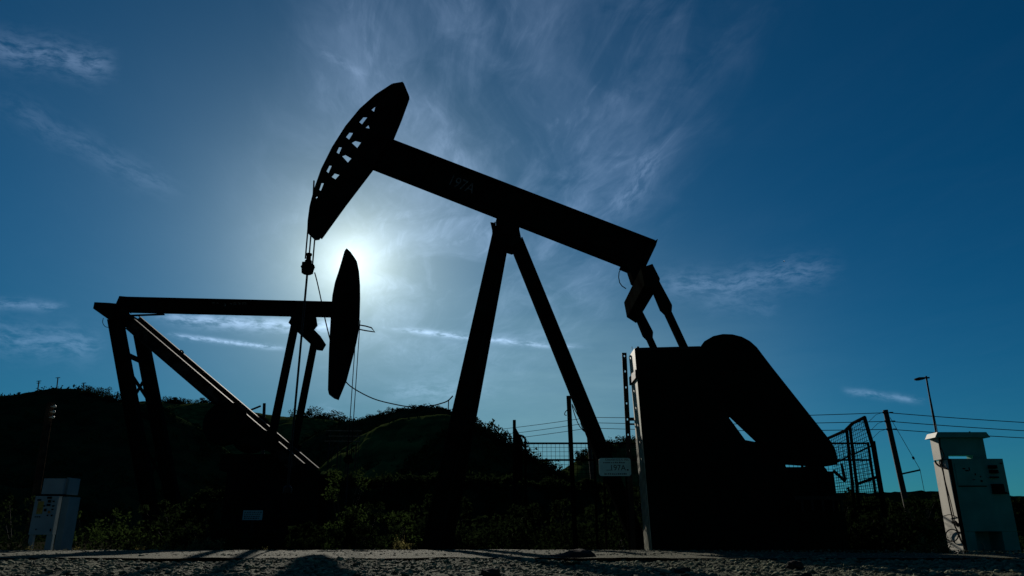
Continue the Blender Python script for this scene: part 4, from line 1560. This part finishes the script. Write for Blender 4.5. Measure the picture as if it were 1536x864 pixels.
sky = nd('ShaderNodeTexSky', sky_type='NISHITA')
sky.sun_disc = False
sky.sun_elevation = SUN_EL
sky.sun_rotation = SUN_AZ
sky.altitude = 300
sky.air_density = 1.0
sky.dust_density = 0.15
sky.ozone_density = 8.0
SKYK = 0.05


def cscale(c_, f):
    n_ = nd('ShaderNodeVectorMath', operation='SCALE')
    L(c_, n_.inputs[0])
    if isinstance(f, (int, float)): n_.inputs['Scale'].default_value = f
    else: L(f, n_.inputs['Scale'])
    return n_.outputs[0]


def cadd(a_, b2):
    n_ = nd('ShaderNodeVectorMath', operation='ADD'); L(a_, n_.inputs[0]); L(b2, n_.inputs[1]); return n_.outputs[0]


def cmul(a_, rgb):
    n_ = nd('ShaderNodeVectorMath', operation='MULTIPLY'); L(a_, n_.inputs[0]); n_.inputs[1].default_value = rgb; return n_.outputs[0]


def const(rgb):
    n_ = nd('ShaderNodeCombineXYZ')
    for i in range(3): n_.inputs[i].default_value = rgb[i]
    return n_.outputs[0]


def combine_(x, y, z):
    n_ = nd('ShaderNodeCombineXYZ')
    for i, q in enumerate((x, y, z)):
        if isinstance(q, (int, float)): n_.inputs[i].default_value = q
        else: L(q, n_.inputs[i])
    return n_.outputs[0]


base0 = cmul(sky.outputs[0], (.045, 1.35, 1.50))
lowf = M('MULTIPLY', M('SUBTRACT', 1.0, sstep(EL, 4.0, 24.0)), M('MULTIPLY', M('ADD', .45, M('MULTIPLY', sstep(AZ, -28.0, -12.0), .55)), M('SUBTRACT', 1.0, sstep(AZ, 6.0, 22.0))))
vm_ = nd('ShaderNodeVectorMath', operation='MULTIPLY'); L(base0, vm_.inputs[0])
L(combine_(1.0, M('SUBTRACT', 1.0, M('MULTIPLY', lowf, .30)), M('SUBTRACT', 1.0, M('MULTIPLY', lowf, .34))), vm_.inputs[1])
base0 = vm_.outputs[0]

# light scattered by thin cloud round the sun
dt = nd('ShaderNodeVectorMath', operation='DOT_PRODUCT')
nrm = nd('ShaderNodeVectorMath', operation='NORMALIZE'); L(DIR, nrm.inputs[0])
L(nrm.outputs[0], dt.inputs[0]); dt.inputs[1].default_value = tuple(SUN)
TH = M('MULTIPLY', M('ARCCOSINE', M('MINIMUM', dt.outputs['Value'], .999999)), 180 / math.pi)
base = cscale(base0, M('SUBTRACT', 1.0, M('MULTIPLY', sstep(TH, 50.0, 110.0), .60)))  # sky dimmed away from the sun to weaken fill on shaded faces
core = M('MULTIPLY', M('EXPONENT', M('MULTIPLY', M('POWER', M('DIVIDE', TH, 2.6), 2.0), -1)), 9.0)
halo = M('MULTIPLY', M('EXPONENT', M('DIVIDE', TH, -3.0)), 1.0)
wide = M('MULTIPLY', M('EXPONENT', M('DIVIDE', TH, -5.3)), .98)


def noise(vec, scale, detail, rough=.55, dist=0.0):
    n_ = nd('ShaderNodeTexNoise')
    n_.inputs['Scale'].default_value = scale
    n_.inputs['Detail'].default_value = detail
    n_.inputs['Roughness'].default_value = rough
    n_.inputs['Distortion'].default_value = dist
    L(vec, n_.inputs['Vector'])
    return n_.outputs['Fac']


def combine(x, y, z=0.0):
    n_ = nd('ShaderNodeCombineXYZ')
    for i, q in enumerate((x, y, z)):
        if isinstance(q, (int, float)): n_.inputs[i].default_value = q
        else: L(q, n_.inputs[i])
    return n_.outputs[0]


def azel(px, py):
    d_ = ray(px, py).normalized()
    return math.degrees(math.atan2(d_.x, d_.y)), math.degrees(math.asin(d_.z))


# high cirrus veil: noise on a flat cloud layer, drawn out along one direction
zc_ = M('MAXIMUM', dz, .04)
px_ = M('DIVIDE', dx, zc_); py_ = M('DIVIDE', dy, zc_)
ca, sa = math.cos(R(12)), math.sin(R(12))
pu = M('ADD', M('MULTIPLY', px_, ca), M('MULTIPLY', py_, sa))
pv_ = M('SUBTRACT', M('MULTIPLY', py_, ca), M('MULTIPLY', px_, sa))
warp = noise(combine(px_, py_, 3.0), 1.1, 3)
cl = combine(M('ADD', M('MULTIPLY', pu, 1.5), M('MULTIPLY', warp, 1.6)), M('ADD', M('MULTIPLY', pv_, .55), warp), 0.0)
n1 = noise(cl, 1.6, 8, .58, .4)
n2 = noise(combine(M('MULTIPLY', pu, 3.2), M('MULTIPLY', pv_, .9), 7.0), 1.8, 9, .62, .8)
n3 = noise(combine(M('ADD', M('MULTIPLY', pu, 7.5), M('MULTIPLY', warp, 2.5)), M('MULTIPLY', pv_, 1.5), 11.0), 2.2, 10, .66, 1.2)
veil = M('ADD', M('MULTIPLY', sstep(n1, .38, .72), .60), M('MULTIPLY', sstep(n2, .42, .75), .5))
veil = M('ADD', veil, M('MULTIPLY', M('MULTIPLY', sstep(n3, .46, .74), sstep(n1, .40, .62)), .45))
# where the veil lies in the sky
warpA = M('MULTIPLY', M('SUBTRACT', noise(combine(M('MULTIPLY', AZ, .05), M('MULTIPLY', EL, .05), 1.0), 1.0, 4), .5), 14.0)
AZw = M('ADD', AZ, warpA)
m_right = M('SUBTRACT', 1.0, sstep(M('SUBTRACT', AZw, M('MULTIPLY', M('SUBTRACT', EL, 20.0), .77)), 5.0, 14.0))
m_left = sstep(AZw, -24.0, -8.0)
m_el = sstep(EL, 6.0, 20.0)
vmask = M('MULTIPLY', M('MULTIPLY', m_right, m_left), m_el)
veil = M('MULTIPLY', veil, M('ADD', M('MULTIPLY', vmask, .95), .025))

# single wisps and old trails
def wisp(p0, p1, wid, strength, seed, taper=.25):
    (a0_, e0_), (a1_, e1_) = azel(*p0), azel(*p1)
    Ls = math.hypot(a1_ - a0_, e1_ - e0_)
    ux, uy = (a1_ - a0_) / Ls, (e1_ - e0_) / Ls
    ra_, re_ = M('SUBTRACT', AZ, a0_), M('SUBTRACT', EL, e0_)
    al = M('DIVIDE', M('ADD', M('MULTIPLY', ra_, ux), M('MULTIPLY', re_, uy)), Ls)
    ac = M('SUBTRACT', M('MULTIPLY', re_, ux), M('MULTIPLY', ra_, uy))
    nw = noise(combine(M('MULTIPLY', al, 2.2), 0.0, seed), 1.6, 3)
    ac = M('ADD', ac, M('MULTIPLY', M('SUBTRACT', nw, .5), wid * 1.6))
    nn_ = noise(combine(M('MULTIPLY', al, Ls * .42), M('MULTIPLY', ac, 1.2), seed * 2.0), 1.5, 9, .66, .1)
    prof_ = M('EXPONENT', M('MULTIPLY', M('POWER', M('DIVIDE', M('ABSOLUTE', ac), wid), 1.6), -1))
    endm = M('MULTIPLY', sstep(al, 0.0, taper), M('SUBTRACT', 1.0, sstep(al, 1 - taper, 1.0)))
    return M('MULTIPLY', M('MULTIPLY', M('MULTIPLY', prof_, endm), sstep(nn_, .34, .64)), strength)


wl = [
    wisp((-60, 62), (190, 103), .85, 1.3, 2.0),
    wisp((-40, 130), (290, 300), .8, .45, 3.0),
    wisp((205, 472), (560, 492), .42, 3.2, 4.0),
    wisp((240, 500), (440, 524), .15, 4.2, 5.0),
    wisp((560, 488), (900, 524), .2, 3.6, 6.0),
    wisp((1255, 584), (1400, 603), .2, 2.2, 7.0),
    wisp((960, 432), (1280, 398), .9, 1.3, 8.0),
    wisp((1180, 462), (1040, 450), .8, .5, 9.0),
    wisp((920, 330), (990, 215), .9, 1.0, 10.0),
    wisp((-60, 452), (110, 462), .3, 1.4, 11.0),
    wisp((-60, 500), (170, 520), .9, 1.1, 12.0),
    wisp((470, 70), (560, 120), .35, .7, 13.0),
    wisp((560, 590), (760, 580), .7, .9, 15.0),
    wisp((440, 625), (520, 615), .5, .8, 16.0),
]
ws = wl[0]
for x in wl[1:]:
    ws = M('ADD', ws, x)

# cloud brightness rises towards the sun
cb_ = M('ADD', 1.15, M('MULTIPLY', M('EXPONENT', M('DIVIDE', TH, -16.0)), 2.6))
cloud = M('MULTIPLY', M('ADD', M('MULTIPLY', veil, 2.9), M('MULTIPLY', ws, 2.0)), cb_)
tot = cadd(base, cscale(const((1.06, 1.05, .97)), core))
tot = cadd(tot, cscale(const((18.5, 25.0, 20.0)), halo))
tot = cadd(tot, cscale(const((21.0, 18.5, 15.0)), wide))
tot = cadd(tot, cscale(const((2.2, 4.0, 4.4)), M('EXPONENT', M('DIVIDE', TH, -12.0))))
tot = cadd(tot, cscale(const((.80, 1.04, 1.48)), cloud))
tot = cadd(tot, cscale(const((1.5, 2.0, 1.6)), M('EXPONENT', M('DIVIDE', M('MAXIMUM', EL, 0.0), -6.0))))
# pale low haze bank beyond the hills
pz_ = M('EXPONENT', M('MULTIPLY', M('ADD', M('POWER', M('DIVIDE', M('SUBTRACT', AZ, 4.0), 13.0), 2.0), M('POWER', M('DIVIDE', M('SUBTRACT', EL, 10.0), 8.0), 2.0)), -1))
pzn = M('ADD', .6, M('MULTIPLY', noise(combine(M('MULTIPLY', AZ, .12), M('MULTIPLY', EL, .6), 5.0), 1.0, 6), .8))
tot = cadd(tot, cscale(const((5.0, 7.0, 6.6)), M('MULTIPLY', pz_, pzn)))
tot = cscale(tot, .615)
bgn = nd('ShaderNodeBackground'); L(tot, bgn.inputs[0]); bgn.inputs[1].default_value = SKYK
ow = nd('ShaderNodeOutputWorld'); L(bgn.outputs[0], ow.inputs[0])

vs_ = scene.view_settings
vs_.view_transform = 'Standard'
vs_.look = 'None'
vs_.exposure = -0.5
vs_.gamma = 1.0
vs_.use_curve_mapping = False
scene.render.engine = 'CYCLES'
scene.cycles.max_bounces = 5
